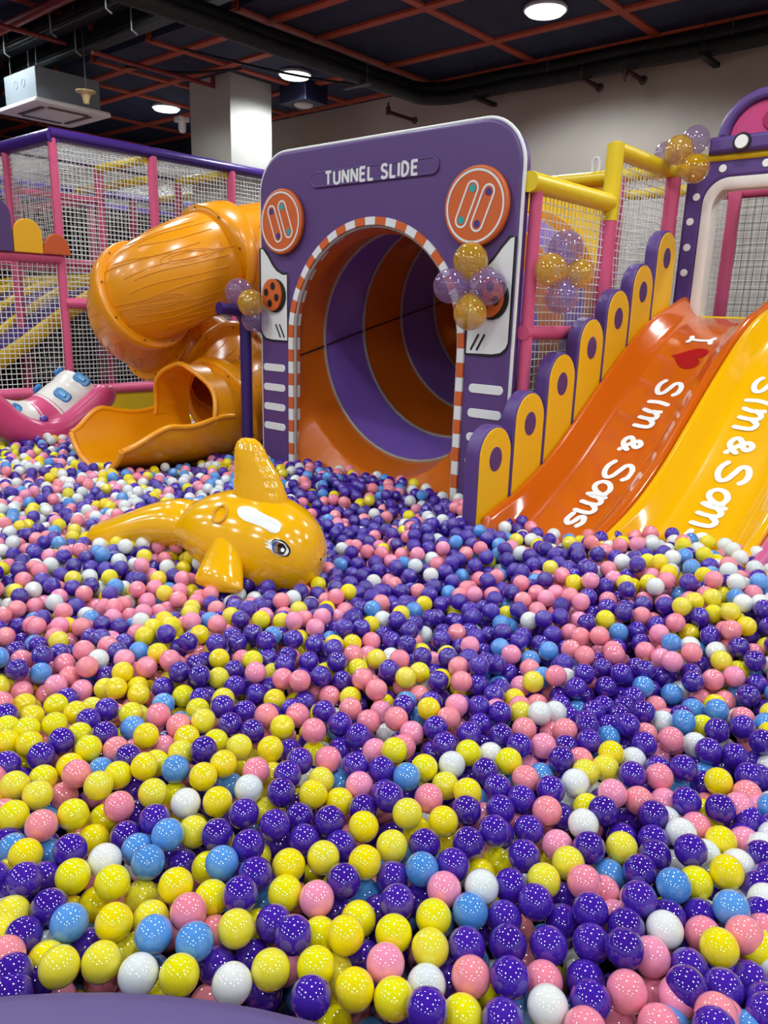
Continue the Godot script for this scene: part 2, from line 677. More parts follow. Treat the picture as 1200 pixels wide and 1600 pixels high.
		for k in 2:
			g = G()
			var sx: float = cx + s * (0.873 - k * 0.04 * s * s)
			stroke(g, [Vector2(sx + s * 0.0, 1.02), Vector2(sx - s * -0.045 * -1.0, 0.94)], 0.013, func(v): return Vector3(v.x, v.y, PZ + 0.008), Vector3(0, 0, 1))
			part("slash", g, black, ch)
		for k in 4:
			g = G()
			var by: float = 0.723 - k * 0.1395
			var bx0: float = cx + s * 0.9
			g.extrude(rounded(bx0 - 0.115, by - 0.026, bx0 + 0.115, by + 0.026, [0.026, 0.026, 0.026, 0.026], 6), 0.01, 0.003, Transform3D(Basis.IDENTITY, Vector3(0, 0, PZ + 0.006)))
			part("bar", g, white, t)
	# the tube: upright rings along a rising axis, each coloured section a part
	var ax := Vector3(sin(-0.157) * cos(0.204), sin(0.204), -cos(0.204) * cos(-0.157))
	var bounds := [0.16, 0.495, 1.02, 1.56, 2.09, 2.55]
	for k in bounds.size() - 1:
		var rows := []
		if k == 0:
			# the mouth: the arch opening drawn into the round tube
			for e in [[0.008, 0.7], [-0.03, 0.7]]:
				var row := []
				for j in 48:
					var d := Vector2.from_angle(TAU * j / 48)
					var p := Vector2(cx, 0.781)
					var step := 0.0
					while step < 1.4:
						step += 0.004
						var q: Vector2 = p + d * step
						if absf(q.x - cx) > e[1] or q.y < -0.19 or (q.y > 0.94 and (q - Vector2(cx, 0.94)).length() > e[1]):
							break
					row.append(Vector3(p.x + d.x * step, p.y + d.y * step, PZ + e[0]))
				rows.append(row)
		for i in 7:
			rows.append(tube_ring(ax, lerpf(bounds[k], bounds[k + 1], i / 6.0)))
		g = G()
		g.grid(rows, true)
		part("tube_section", g, o_in if k % 2 == 0 else p_in, t)
	for k in range(1, bounds.size()):
		var ring := tube_ring(ax, bounds[k], -0.006)
		ring.append(ring[0])
		ring.append(ring[1])
		g = G()
		g.tube(ring, 0.013, 8, false)
		part("tube_seam", g, seam if k < 5 else mat("red flange", Color(0.75, 0.2, 0.08), 0.4), t)
	# straight joint between the upper and lower halves
	for s in [-1, 1]:
		var line := []
		for i in 12:
			var f: float = lerpf(0.0, 2.55, i / 11.0)
			var r := tube_radius(f) - 0.003
			line.append(Vector3(cx, 0.781, PZ) + ax * f + Vector3(s * r, 0, 0))
		g = G()
		g.tube(line, 0.006, 6)
		part("tube_joint", g, mat("dark joint", Color(0.2, 0.1, 0.1), 0.6), t)

func tube_radius(f: float) -> float:
	return 0.769 - 0.05 * maxf(0.0, f - 1.0)

func tube_ring(ax: Vector3, f: float, dr := 0.0) -> Array:
	var tilt := clampf((f - 0.1) / 0.4, 0.0, 1.0)
	var n := Vector3(sin(-0.06 * tilt) * cos(0.081), sin(0.081 * tilt), -cos(0.081) * cos(-0.06)).normalized()
	var u := n.cross(Vector3.UP).normalized()
	var v := u.cross(n)
	var c := Vector3(-3.32, 0.781, PZ) + ax * f
	var r := tube_radius(f) + dr
	var out := []
	for k in 48:
		var a := TAU * k / 48
		out.append(c + u * (cos(a) * r) + v * (sin(a) * r * 1.02))
	return out

func flat3(pts: PackedVector2Array, z: float) -> Array:
	var out := []
	for p in pts:
		out.append(Vector3(p.x, p.y, z))
	return out

# a closed line of constant width
func ring_line(g: Geo, pts: PackedVector2Array, w: float, place: Callable, n := Vector3(0, 0, 1)) -> void:
	var rows := []
	var m := pts.size()
	for i in m + 1:
		var p := pts[i % m]
		var t := (pts[(i + 1) % m] - pts[(i + m - 1) % m]).normalized()
		var s := Vector2(-t.y, t.x) * w * 0.5
		rows.append([place.call(p + s), place.call(p - s)])
	g.grid(rows, false, n)

# ---------------------------------------------------------------- three moulded slide lanes
var bed_path: Array = []      # Vector2(z, y), from the lip up to the platform
var bed_len: Array = []

func make_bed() -> void:
	var raw := []
	for p in [[-3.22, 0.0], [-3.4, 0.07], [-3.6, 0.165], [-3.9, 0.325], [-4.2, 0.53], [-4.5, 0.74], [-4.8, 0.93], [-5.1, 1.07], [-5.4, 1.14], [-5.62, 1.15]]:
		raw.append(Vector2(p[0], p[1]))
	bed_path = smooth_path(raw, 6)
	var s := 0.0
	bed_len = [0.0]
	for i in range(1, bed_path.size()):
		s += bed_path[i].distance_to(bed_path[i - 1])
		bed_len.append(s)

func bed_at(s: float) -> Array:
	# point and normal at a length from the lip
	for i in range(1, bed_path.size()):
		if s <= bed_len[i] or i == bed_path.size() - 1:
			var f: float = (s - bed_len[i - 1]) / (bed_len[i] - bed_len[i - 1])
			var p: Vector2 = bed_path[i - 1].lerp(bed_path[i], f)
			var t: Vector2 = (bed_path[i] - bed_path[i - 1]).normalized()
			return [p, Vector2(t.y, -t.x) if Vector2(t.y, -t.x).y > 0 else Vector2(-t.y, t.x)]
	return [bed_path[0], Vector2(0, 1)]

func bed_s(z: float) -> float:
	for i in range(1, bed_path.size()):
		if z >= bed_path[i].x:
			var f: float = (z - bed_path[i - 1].x) / (bed_path[i].x - bed_path[i - 1].x)
			return lerpf(bed_len[i - 1], bed_len[i], f)
	return bed_len[-1]

func lane(called: String, label: String, m: Material, x0: float, x1: float) -> Node3D:
	var t := thing(called, label, "slide", Vector3((x0 + x1) / 2, -0.2, -3.3))
	var g := G()
	var rows := []
	var w := x1 - x0
	for i in bed_path.size():
		var p: Vector2 = bed_path[i]
		var nn: Vector2 = bed_at(bed_len[i])[1]
		var f: float = bed_len[i] / bed_len[-1]
		var h := 0.1 + 0.045 * smoothstep(0.2, 0.0, f) + 0.05 * smoothstep(0.86, 1.0, f)
		var prof := [[0.0, -0.1], [-0.004, h - 0.035], [0.006, h - 0.01], [0.022, h], [0.04, h - 0.006], [0.056, h - 0.024], [0.082, 0.055], [0.108, 0.03], [0.135, 0.007], [0.17, 0.0]]
		var row := []
		for q in prof:
			row.append(Vector3(x0 + q[0], p.y + nn.y * q[1], p.x + nn.x * q[1]))
		for k in 5:
			var u := lerpf(0.22, w - 0.22, k / 4.0)
			row.append(Vector3(x0 + u, p.y, p.x))
		for k in prof.size():
			var q = prof[prof.size() - 1 - k]
			row.append(Vector3(x1 - q[0], p.y + nn.y * q[1], p.x + nn.x * q[1]))
		# the underside closes the shell
		row.append(Vector3(x1 - 0.16, p.y - nn.y * 0.03, p.x - nn.x * 0.03))
		row.append(Vector3(x0 + 0.16, p.y - nn.y * 0.03, p.x - nn.x * 0.03))
		rows.append(row)
	# a rounded lip at the bottom
	var lip := []
	var first: Array = rows[0]
	for v in first:
		lip.append(Vector3(v.x, v.y * 0.4 - 0.09, v.z + 0.05))
	rows.push_front(lip)
	g.grid(rows, true)
	part("chute", g, m, t)
	return t

func hand(ch: String) -> Array:
	# handwritten letters: strokes in a box one unit high
	var s := []
	match ch:
		"S":
			s = [[[0.62, 0.86], [0.5, 0.99], [0.28, 1.0], [0.1, 0.86], [0.12, 0.66], [0.34, 0.53], [0.56, 0.4], [0.62, 0.2], [0.44, 0.03], [0.2, 0.02], [0.02, 0.16]]]
		"s":
			s = [[[0.42, 0.5], [0.26, 0.6], [0.08, 0.52], [0.1, 0.38], [0.3, 0.28], [0.4, 0.14], [0.26, 0.0], [0.02, 0.06]]]
		"l":
			s = [[[0.12, 0.78], [0.05, 0.4], [0.06, 0.02]]]
		"m":
			s = [[[0.06, 0.62], [0.08, 0.3], [0.02, 0.02]], [[0.07, 0.4], [0.2, 0.6], [0.32, 0.56], [0.34, 0.3], [0.31, 0.03]], [[0.34, 0.38], [0.48, 0.6], [0.62, 0.54], [0.64, 0.3], [0.62, 0.03]]]
		"a":
			s = [[[0.44, 0.52], [0.26, 0.6], [0.08, 0.46], [0.03, 0.22], [0.14, 0.05], [0.3, 0.1], [0.43, 0.34], [0.45, 0.56]], [[0.45, 0.56], [0.44, 0.3], [0.5, 0.04]]]
		"&":
			s = [[[0.56, 0.02], [0.36, 0.24], [0.2, 0.5], [0.18, 0.66], [0.3, 0.78], [0.42, 0.68], [0.38, 0.52], [0.16, 0.36], [0.06, 0.2], [0.14, 0.04], [0.3, 0.02], [0.46, 0.16], [0.56, 0.34]]]
		"I":
			s = [[[0.0, 0.98], [0.16, 0.9], [0.32, 0.98]], [[0.16, 0.9], [0.19, 0.5], [0.16, 0.08]], [[0.0, 0.0], [0.16, 0.08], [0.32, 0.02]]]
	var out := []
	for line in s:
		var pts := []
		for p in line:
			pts.append(Vector2(p[0], p[1]))
		out.append(smooth_path(pts, 5))
	return out

func write_on(t: Node3D, m: Material, ch: String, z: float, x: float, size: float, turn := 0.0, w := 0.03) -> void:
	# the letter's left side faces uphill and its top faces +x
	var s0 := bed_s(z)
	var place := func(v: Vector2) -> Vector3:
		var q := v.rotated(turn)
		var b := bed_at(s0 - q.x)
		var xx := x + q.y
		var lift := 0.003
		return Vector3(xx, b[0].y + b[1].y * lift, b[0].x + b[1].x * lift)
	var g := G()
	var z0 := 0.0
	for line in hand(ch):
		var pts := []
		for p in line:
			pts.append(Vector2(p.x * size, p.y * size * 0.66))
		stroke(g, pts, w, place, Vector3(0, 0.8, 0.6), z0)
		z0 += 0.0015
	part("letter", g, m, t)

func lane_slides() -> void:
	make_bed()
	var om := mat("orange fibreglass", Color(0.80, 0.36, 0.04), 0.14, {"clearcoat_enabled": true, "clearcoat": 0.6, "clearcoat_roughness": 0.05})
	var ym := mat("yellow fibreglass", Color(0.95, 0.70, 0.01), 0.16, {"clearcoat_enabled": true, "clearcoat": 0.6, "clearcoat_roughness": 0.05})
	var pm := mat("pink fibreglass", Color(0.80, 0.36, 0.55), 0.2, {"clearcoat_enabled": true, "clearcoat": 0.5})
	var wm := mat("white sticker", Color(0.93, 0.93, 0.92), 0.35)
	var a := lane("orange_slide", "glossy orange slide lane beside the yellow pickets, white handwriting and red heart", om, -2.095, -1.475)
	var b := lane("yellow_slide", "glossy yellow slide lane with white handwriting, next to the orange lane", ym, -1.47, -0.845)
	lane("pink_slide", "pink slide lane just showing beyond the foot of the yellow lane", pm, -0.84, -0.22)
	# I (heart) Slm & Sams, running down the lane
	write_on(a, wm, "I", -4.99, -1.8, 0.22, -0.05, 0.03)
	var heart := []
	for i in 28:
		var u := TAU * i / 28
		heart.append(Vector2(16.0 * pow(sin(u), 3), 13.0 * cos(u) - 5.0 * cos(2 * u) - 2.0 * cos(3 * u) - cos(4 * u)) * 0.0073)
	var s0 := bed_s(-4.765)
	var g := G()
	var fan := []
	for p in heart:
		var q: Vector2 = p.rotated(-0.12)
		var bb := bed_at(s0 - q.x)
		fan.append(Vector3(-1.72 + q.y, bb[0].y + bb[1].y * 0.003, bb[0].x + bb[1].x * 0.003))
	var mid := Vector3.ZERO
	for p in fan:
		mid += p / fan.size()
	for i in fan.size():
		g.flat([mid, fan[i], fan[(i + 1) % fan.size()]], Vector3(0, 0.8, 0.6))
	part("heart", g, mat("red sticker", Color(0.66, 0.02, 0.05), 0.3), a)
	for e in [["S", -4.555, 0.2], ["l", -4.4, 0.22], ["m", -4.335, 0.24], ["&", -4.14, 0.2], ["S", -3.965, 0.22], ["a", -3.82, 0.25], ["m", -3.715, 0.25], ["s", -3.555, 0.22]]:
		write_on(a, wm, e[0], e[1], -1.785, e[2], 0.0)
	for e in [["I", -5.05, 0.2, -1.3], ["S", -4.63, 0.2, -1.3], ["l", -4.475, 0.24, -1.3], ["m", -4.41, 0.26, -1.29], ["&", -4.22, 0.22, -1.265], ["S", -4.06, 0.22, -1.25], ["a", -3.895, 0.25, -1.24], ["m", -3.79, 0.26, -1.235], ["s", -3.6, 0.22, -1.22]]:
		write_on(b, wm, e[0], e[1], e[3] + 0.025, e[2], 0.0)

# ---------------------------------------------------------------- yellow pickets beside the slides
func picket_fence() -> void:
	var ym := mat("yellow board", Color(0.92, 0.715, 0.02), 0.4)
	var pm := mat("purple board edge", Color(0.33, 0.22, 0.48), 0.45)
	var t := thing("picket_fence", "stepped fence of seven round-topped yellow pickets edged in purple", "fence", Vector3(-2.14, -0.2, -4.2))
	var tops := [0.591, 0.745, 0.94, 1.132, 1.302, 1.468, 1.692]
	for k in 7:
		var zc := -3.272 - 0.3165 * k
		var hw := 0.153
		var top: float = tops[k]
		var o := PackedVector2Array()
		o.append_array([Vector2(-zc - hw, -0.2), Vector2(-zc + hw, -0.2)])
		for i in 17:
			var a := PI * i / 16.0
			o.append(Vector2(-zc + cos(a) * hw, top - hw + sin(a) * hw))
		var g := G()
		g.extrude(o, 0.085, 0.012, Transform3D(FACE_X, Vector3(-2.1, 0, 0)))
		var p := part("picket", g, pm, t)
		var f := PackedVector2Array()
		var iw := hw - 0.012
		f.append_array([Vector2(-zc - iw, -0.19), Vector2(-zc + iw, -0.19)])
		for i in 17:
			var a := PI * i / 16.0
			f.append(Vector2(-zc + cos(a) * iw, top - hw + sin(a) * iw))
		g = G()
		g.extrude(f, 0.006, 0.002, Transform3D(FACE_X, Vector3(-2.095, 0, 0)))
		part("picket_face", g, ym, p)
		g = G()
		g.extrude(disc(-zc, top - 0.173, 0.056, 0.064, 28), 0.004, 0.001, Transform3D(FACE_X, Vector3(-2.0925, 0, 0)))
		part("picket_spot", g, mat("plum print", Color(0.30, 0.17, 0.42), 0.5), p)

# ---------------------------------------------------------------- the gate at the head of the slides
func gate() -> void:
	var pm := mat("purple padding", Color(0.33, 0.225, 0.48), 0.42)
	var wm := mat("cream lining", Color(0.87, 0.84, 0.80), 0.5)
	var dotm := mat("white dot", Color(0.92, 0.92, 0.9), 0.5)
	var ym := mat("yellow pipe pad", Color(0.88, 0.76, 0.03), 0.4)
	var z := -5.5
	var t := thing("slide_gate", "padded purple gate with white dots over the head of the slides", "gate", Vector3(-1.1, 1.1, z))
	var xm := -1.1
	var o := PackedVector2Array()
	o.append_array([Vector2(-2.155, 0.9), Vector2(-2.03, 0.9)])
	for i in 9:
		var a := PI - PI / 2 * i / 8.0
		o.append(Vector2(-1.87 + cos(a) * 0.16, 1.88 + sin(a) * 0.16))
	for i in 9:
		var a := PI / 2 - PI / 2 * i / 8.0
		o.append(Vector2(2 * xm + 1.87 + cos(a) * 0.16, 1.88 + sin(a) * 0.16))
	o.append_array([Vector2(2 * xm + 2.03, 0.9), Vector2(2 * xm + 2.155, 0.9), Vector2(2 * xm + 2.155, 2.15), Vector2(-2.155, 2.15)])
	var g := G()
	g.extrude(o, 0.14, 0.02, Transform3D(Basis.IDENTITY, Vector3(0, 0, z)))
	part("gate_frame", g, pm, t)
	# lining round the opening
	var rows := []
	for side in 2:
		pass
	var inner := []
	inner.append(Vector2(-2.03, 0.9))
	for i in 9:
		var a := PI - PI / 2 * i / 8.0
		inner.append(Vector2(-1.87 + cos(a) * 0.16, 1.88 + sin(a) * 0.16))
	for i in 9:
		var a := PI / 2 - PI / 2 * i / 8.0
		inner.append(Vector2(2 * xm + 1.87 + cos(a) * 0.16, 1.88 + sin(a) * 0.16))
	inner.append(Vector2(2 * xm + 2.03, 0.9))
	for i in inner.size():
		var p: Vector2 = inner[i]
		var q := Vector2(clampf(p.x, -1.95, 2 * xm + 1.95), minf(p.y, 1.955))
		var d := (Vector2(xm, 1.4) - p).normalized()
		if i == 0 or i == inner.size() - 1:
			d = Vector2(signf(xm - p.x), 0)
		elif p.y > 2.035:
			d = Vector2(0, -1)
		var c := p + d * 0.04
		rows.append([Vector3(p.x, p.y, z + 0.001), Vector3(p.x + d.x * 0.004, p.y + d.y * 0.004, z + 0.007), Vector3(c.x, c.y, z + 0.009), Vector3(c.x + d.x * 0.035, c.y + d.y * 0.035, z + 0.006), Vector3(p.x + d.x * 0.07, p.y + d.y * 0.07, z - 0.008), Vector3(p.x + d.x * 0.07, p.y + d.y * 0.07, z - 0.13), Vector3(p.x, p.y, z - 0.13)])
	g = G()
	g.grid(rows, true)
	part("opening_lining", g, wm, t)
	for p in [[-2.075, 1.93], [-1.925, 2.095], [-1.66, 2.105], [-1.38, 2.105], [-1.1, 2.105], [-0.82, 2.105], [-0.54, 2.105], [-0.27, 2.095], [-2.098, 1.775], [-2.098, 1.61], [-2.098, 1.445], [-0.1, 1.775], [-0.1, 1.61], [-0.1, 1.445]]:
		g = G()
		g.extrude(disc(p[0], p[1], 0.025, 0.0, 20), 0.008, 0.003, Transform3D(Basis.IDENTITY, Vector3(0, 0, z + 0.006)))
		part("dot", g, dotm, t)
	g = G()
	g.tube([Vector3(-2.2, 2.168, z - 0.02), Vector3(0.0, 2.168, z - 0.02)], 0.03, 14)
	part("yellow_pipe", g, ym, t)
	g = G()
	g.box(Vector3(-2.02, 2.18, z - 0.16), Vector3(-0.18, 2.285, z + 0.05), 0.025)
	part("top_beam", g, pm, t)
	for x in [-1.81, -0.39]:
		g = G()
		g.extrude(disc(x, 2.235, 0.056, 0.0, 28), 0.014, 0.004, Transform3D(Basis.IDENTITY, Vector3(0, 0, z + 0.06)))
		var r := part("porthole_rim", g, mat("black rubber", Color(0.05, 0.05, 0.06), 0.5), t)
		g = G()
		g.extrude(disc(x, 2.235, 0.041, 0.0, 28), 0.01, 0.003, Transform3D(Basis.IDENTITY, Vector3(0, 0, z + 0.066)))
		part("porthole", g, dotm, r)
	# half-round crest
	for c in [-1.697, -0.503]:
		var arc := PackedVector2Array()
		for i in 25:
			var a := PI * i / 24.0
			arc.append(Vector2(c + cos(a) * 0.285, 2.27 + sin(a) * 0.28))
		for i in 25:
			var a := PI - PI * i / 24.0
			arc.append(Vector2(c + cos(a) * 0.212, 2.27 + sin(a) * 0.21))
		g = G()
		g.extrude(arc, 0.13, 0.025, Transform3D(Basis.IDENTITY, Vector3(0, 0, z + 0.03)))
		var cr := part("crest_rim", g, pm, t)
		var half := PackedVector2Array()
		for i in 25:
			var a := PI * i / 24.0
			half.append(Vector2(c + cos(a) * 0.214, 2.27 + sin(a) * 0.212))
		g = G()
		g.extrude(half, 0.08, 0.012, Transform3D(Basis.IDENTITY, Vector3(0, 0, z - 0.0)))
		part("crest_face", g, mat("magenta vinyl", Color(0.75, 0.22, 0.45), 0.4), t)
		g = G()
		g.extrude(disc(c + 0.03, 2.36, 0.05, 0.06, 24), 0.012, 0.005, Transform3D(Basis.IDENTITY, Vector3(0, 0, z + 0.01)))
		part("crest_spot", g, mat("crimson vinyl", Color(0.6, 0.05, 0.3), 0.4), t)

# ---------------------------------------------------------------- pipe frames and nets
func post(t: Node3D, a: Vector3, b: Vector3, r: float, m: Material, called := "post", rings := true) -> void:
	var g := G()
	var n := maxi(2, int(a.distance_to(b) / 0.24))
	var path := []
	var rad := []
	for i in n + 1:
		var p := a.lerp(b, float(i) / n)
		if rings and i > 0 and i < n:
			var d := (b - a).normalized()
			path.append_array([p - d * 0.012, p, p + d * 0.012])
			rad.append_array([r, r * 0.93, r])
		else:
			path.append(p)
			rad.append(r)
	g.tube(path, rad, 14)
	part(called, g, m, t)

func net_part(t: Node3D, o: Vector3, u: Vector3, v: Vector3, cell: float, thick: float, m: Material) -> void:
	var g := G()
	g.net(o, u, v, cell, thick, rng)
	var p := part("net", g, m, t)
	p.set_meta("kind", "stuff")

func frame_mats() -> Dictionary:
	return {
		"pink": mat("pink pipe pad", Color(0.80, 0.32, 0.47), 0.38), "yellow": mat("yellow pipe pad", Color(0.88, 0.76, 0.03), 0.4), "purple": mat("purple pipe pad", Color(0.25, 0.14, 0.45), 0.32),
		"lilac": mat("lilac pipe pad", Color(0.38, 0.27, 0.68), 0.4), "net": mat("white net cord", Color(0.85, 0.84, 0.82), 0.7), "black": mat("black net cord", Color(0.1, 0.1, 0.12), 0.7),
	}

func play_frame_beside_tunnel() -> void:
	var M := frame_mats()
	var t := thing("play_frame", "pink and yellow padded pipe frame with white nets between tunnel and gate", "play frame", Vector3(-2.3, -0.2, -4.6))
	var x := -2.25
	post(t, Vector3(x, -0.2, -3.74), Vector3(x, 1.8, -3.74), 0.034, M.pink)
	post(t, Vector3(x, -0.2, -4.6), Vector3(x, 1.72, -4.6), 0.05, M.pink)
	post(t, Vector3(x, 1.7, -4.6), Vector3(x, 2.13, -4.6), 0.052, M.yellow)
	post(t, Vector3(-2.22, -0.2, -5.44), Vector3(-2.22, 2.05, -5.44), 0.05, M.pink)
	post(t, Vector3(x, 1.8, -3.66), Vector3(x, 1.8, -4.58), 0.052, M.yellow, "rail")
	post(t, Vector3(x, 2.1, -4.6), Vector3(x, 2.1, -5.56), 0.05, M.yellow, "rail")
	post(t, Vector3(x, 1.04, -3.7), Vector3(x, 1.04, -5.5), 0.04, M.pink, "rail")
	post(t, Vector3(-4.4, 2.2, -6.0), Vector3(-2.2, 2.2, -6.0), 0.05, M.yellow, "rail")
	post(t, Vector3(-3.0, 2.06, -6.04), Vector3(-2.2, 2.06, -6.04), 0.04, M.yellow, "rail")
	post(t, Vector3(-2.86, -0.2, -5.98), Vector3(-2.86, 2.2, -5.98), 0.045, M.pink)
	post(t, Vector3(-4.36, -0.2, -6.0), Vector3(-4.36, 2.2, -6.0), 0.045, M.pink)
	post(t, Vector3(-2.17, 1.1, -6.55), Vector3(-2.17, 2.1, -6.55), 0.05, M.pink)
	post(t, Vector3(-0.1, -0.2, -6.55), Vector3(-0.1, 2.1, -6.55), 0.05, M.pink)
	post(t, Vector3(-4.36, -0.2, -3.85), Vector3(-4.36, 1.8, -3.85), 0.04, M.pink)
	post(t, Vector3(-2.3, 2.1, -6.6), Vector3(0.0, 2.1, -6.6), 0.045, M.pink, "rail")
	# end loop of a strap standing above the rear rail
	var g := G()
	g.tube([Vector3(-3.115, 2.24, -6.0), Vector3(-3.12, 2.32, -6.0), Vector3(-3.1, 2.35, -6.0), Vector3(-3.075, 2.35, -6.0), Vector3(-3.06, 2.32, -6.0), Vector3(-3.065, 2.24, -6.0)], 0.012, 8)
	part("strap_loop", g, M.net, t)
	# yellow sheet round the tunnel
	g = G()
	var rows := []
	for i in 13:
		var row := []
		for j in 13:
			var px := lerpf(-4.3, -2.97, i / 12.0)
			var py := lerpf(0.75, 2.2, j / 12.0)
			row.append(Vector3(px, py, -6.03 + sin(i * 1.7 + j * 0.4) * 0.006))
		rows.append(row)
	g.grid(rows, false, Vector3(0, 0, 1))
	var rows2 := []
	for r in rows:
		var row := []
		for p in r:
			row.append(p + Vector3(0, 0, -0.02))
		rows2.append(row)
	g.grid(rows2, false, Vector3(0, 0, -1))
	part("yellow_sheet", g, mat("yellow sheet", Color(0.95, 0.80, 0.05), 0.5), t)
	# platform behind the slides
	g = G()
	g.box(Vector3(-2.28, 1.05, -6.9), Vector3(0.1, 1.145, -5.5), 0.01)
	part("deck", g, mat("dark foam deck", Color(0.25, 0.12, 0.14), 0.8), t)
	g = G()
	g.box(Vector3(-2.05, 1.12, -5.62), Vector3(-0.1, 1.16, -5.56), 0.008)
	part("deck_edge", g, M.yellow, t)
	g = G()
	g.box(Vector3(-2.3, 0.98, -5.5), Vector3(-4.4, 1.03, -3.8) + Vector3(0, 0, -2.2), 0.0)
	# nets
	net_part(t, Vector3(x, 1.06, -3.76), Vector3(0, 0, -0.8), Vector3(0, 0.7, 0), 0.042, 0.0066, M.net)
	net_part(t, Vector3(x, -0.2, -3.76), Vector3(0, 0, -0.8), Vector3(0, 1.22, 0), 0.042, 0.0066, M.net)
	net_part(t, Vector3(x, 1.06, -4.64), Vector3(0, 0, -0.78), Vector3(0, 1.0, 0), 0.042, 0.0066, M.net)
	net_part(t, Vector3(x, -0.2, -4.64), Vector3(0, 0, -0.78), Vector3(0, 1.22, 0), 0.042, 0.0066, M.net)
	net_part(t, Vector3(-2.8, 0.5, -6.02), Vector3(0.62, 0, 0), Vector3(0, 1.68, 0), 0.042, 0.008, M.net)
	net_part(t, Vector3(-4.3, 0.5, -8.4), Vector3(4.4, 0, 0), Vector3(0, 1.9, 0), 0.05, 0.006, M.net)
	net_part(t, Vector3(-2.2, 1.15, -6.62), Vector3(2.1, 0, 0), Vector3(0, 0.95, 0), 0.055, 0.0045, M.black)
	net_part(t, Vector3(-2.24, 1.15, -5.6), Vector3(0, 0, -1.0), Vector3(0, 0.95, 0), 0.045, 0.0045, M.net)

func play_frame_at_the_side() -> void:
	var M := frame_mats()
	var t := thing("netted_play_frame", "tall netted frame of pink posts under purple beams, beyond the spiral slide", "play frame", Vector3(-8.36, -0.2, -4.19))
	var xl := -8.36
	var zl := -4.19
	# corner and near plane
	for z in [zl, -5.37, -6.5, -7.65]:
		post(t, Vector3(xl, -0.2, z), Vector3(xl, 2.78, z), 0.045 if z == zl else 0.055, M.pink)
	for x in [-9.45, -10.6, -11.8]:
		post(t, Vector3(x, -0.2, zl), Vector3(x, 2.78, zl), 0.05, M.pink)
		for z in [-5.3, -6.45, -7.6]:
			post(t, Vector3(x, -0.2, z), Vector3(x, 2.78 if x > -10 else 2.6, z), 0.055, M.pink)
		post(t, Vector3(x, 2.8 if x > -10 else 2.6, zl), Vector3(x, 2.8 if x > -10 else 2.6, -8.5), 0.05, M.purple if x > -10 else M.lilac, "beam", false)
		post(t, Vector3(x, 1.6, zl), Vector3(x, 1.6, -8.4), 0.04, M.pink, "beam", false)
	post(t, Vector3(xl, 2.82, zl + 0.03), Vector3(xl, 2.82, -8.5), 0.062, M.purple, "beam")
	post(t, Vector3(xl + 0.04, 2.8, zl), Vector3(-13.5, 2.8, zl), 0.075, M.purple, "beam")
	for z in [-5.3, -6.45, -7.6]:
		post(t, Vector3(xl, 2.74, z), Vector3(-9.45, 2.74, z), 0.055, M.yellow, "beam", false)
		post(t, Vector3(-8.8, 2.6, z - 0.3), Vector3(-10.6, 2.6, z - 0.3), 0.05, M.yellow, "beam", false)
	post(t, Vector3(-9.6, 2.36, -5.2), Vector3(-12.5, 2.36, -5.2), 0.05, M.pink, "beam", false)
	post(t, Vector3(-9.45, 2.36, -4.2), Vector3(-9.45, 2.36, -5.3), 0.04, M.pink, "beam", false)
	# rails of the near plane
	post(t, Vector3(xl, 1.585, zl + 0.02), Vector3(xl, 1.585, -1.4), 0.06, M.pink, "rail", false)
	post(t, Vector3(xl, 1.12, zl), Vector3(xl, 1.12, -7.65), 0.06, M.pink, "rail", false)
	post(t, Vector3(xl, 0.165, -1.4), Vector3(xl, 0.165, -7.65), 0.06, M.pink, "rail", false)
	post(t, Vector3(xl, -0.2, -5.37), Vector3(xl, 0.2, -5.37), 0.075, M.pink, "post", false)
	# low yellow kick board
	var g := G()
	g.box(Vector3(xl - 0.05, -0.2, -7.65), Vector3(xl, 0.13, -1.4), 0.006)
	part("kick_board", g, mat("olive yellow board", Color(0.82, 0.68, 0.02), 0.5), t)
	# round-topped boards on the rail
	for e in [[-4.113, 0.147, 1.628, "orange"], [-3.812, 0.15, 1.79, "yellow"], [-3.505, 0.15, 1.955, "plum"], [-3.2, 0.15, 2.08, "orange"], [-2.9, 0.15, 2.18, "yellow"]]:
		var o := PackedVector2Array()
		var zc: float = -e[0]
		var hw: float = e[1]
		o.append_array([Vector2(zc - hw, 1.615), Vector2(zc + hw, 1.615)])
		var flat: float = e[2]
		var rise := 0.2 if e[3] == "orange" else 0.16
		for i in 17:
			var a := PI * i / 16.0
			o.append(Vector2(zc + cos(a) * hw, flat + sin(a) * rise))
		g = G()
		g.extrude(o, 0.04, 0.008, Transform3D(FACE_X, Vector3(xl + 0.095, 0, 0)))
		var col: Color = {"orange": Color(0.72, 0.30, 0.10), "yellow": Color(0.85, 0.62, 0.02), "plum": Color(0.28, 0.18, 0.38)}[e[3]]
		part("round_board", g, mat("board " + e[3], col, 0.45), t)
	# nets: near plane in two heights, front, inner planes, roof
	net_part(t, Vector3(xl, 0.22, zl), Vector3(0, 0, -3.46), Vector3(0, 0.86, 0), 0.047, 0.0065, M.net)
	net_part(t, Vector3(xl, 1.16, zl), Vector3(0, 0, -3.46), Vector3(0, 1.62, 0), 0.047, 0.0085, M.net)
	net_part(t, Vector3(xl, 0.22, zl), Vector3(0, 0, 2.7), Vector3(0, 1.32, 0), 0.052, 0.009, M.net)
	net_part(t, Vector3(xl, 1.62, zl), Vector3(-4.5, 0, 0), Vector3(0, 1.12, 0), 0.05, 0.009, M.net)
	net_part(t, Vector3(-9.45, 0.2, zl - 0.05), Vector3(0, 0, -4.0), Vector3(0, 2.55, 0), 0.055, 0.007, M.net)
	net_part(t, Vector3(-10.6, 0.2, zl - 0.05), Vector3(0, 0, -4.0), Vector3(0, 2.35, 0), 0.065, 0.006, M.net)
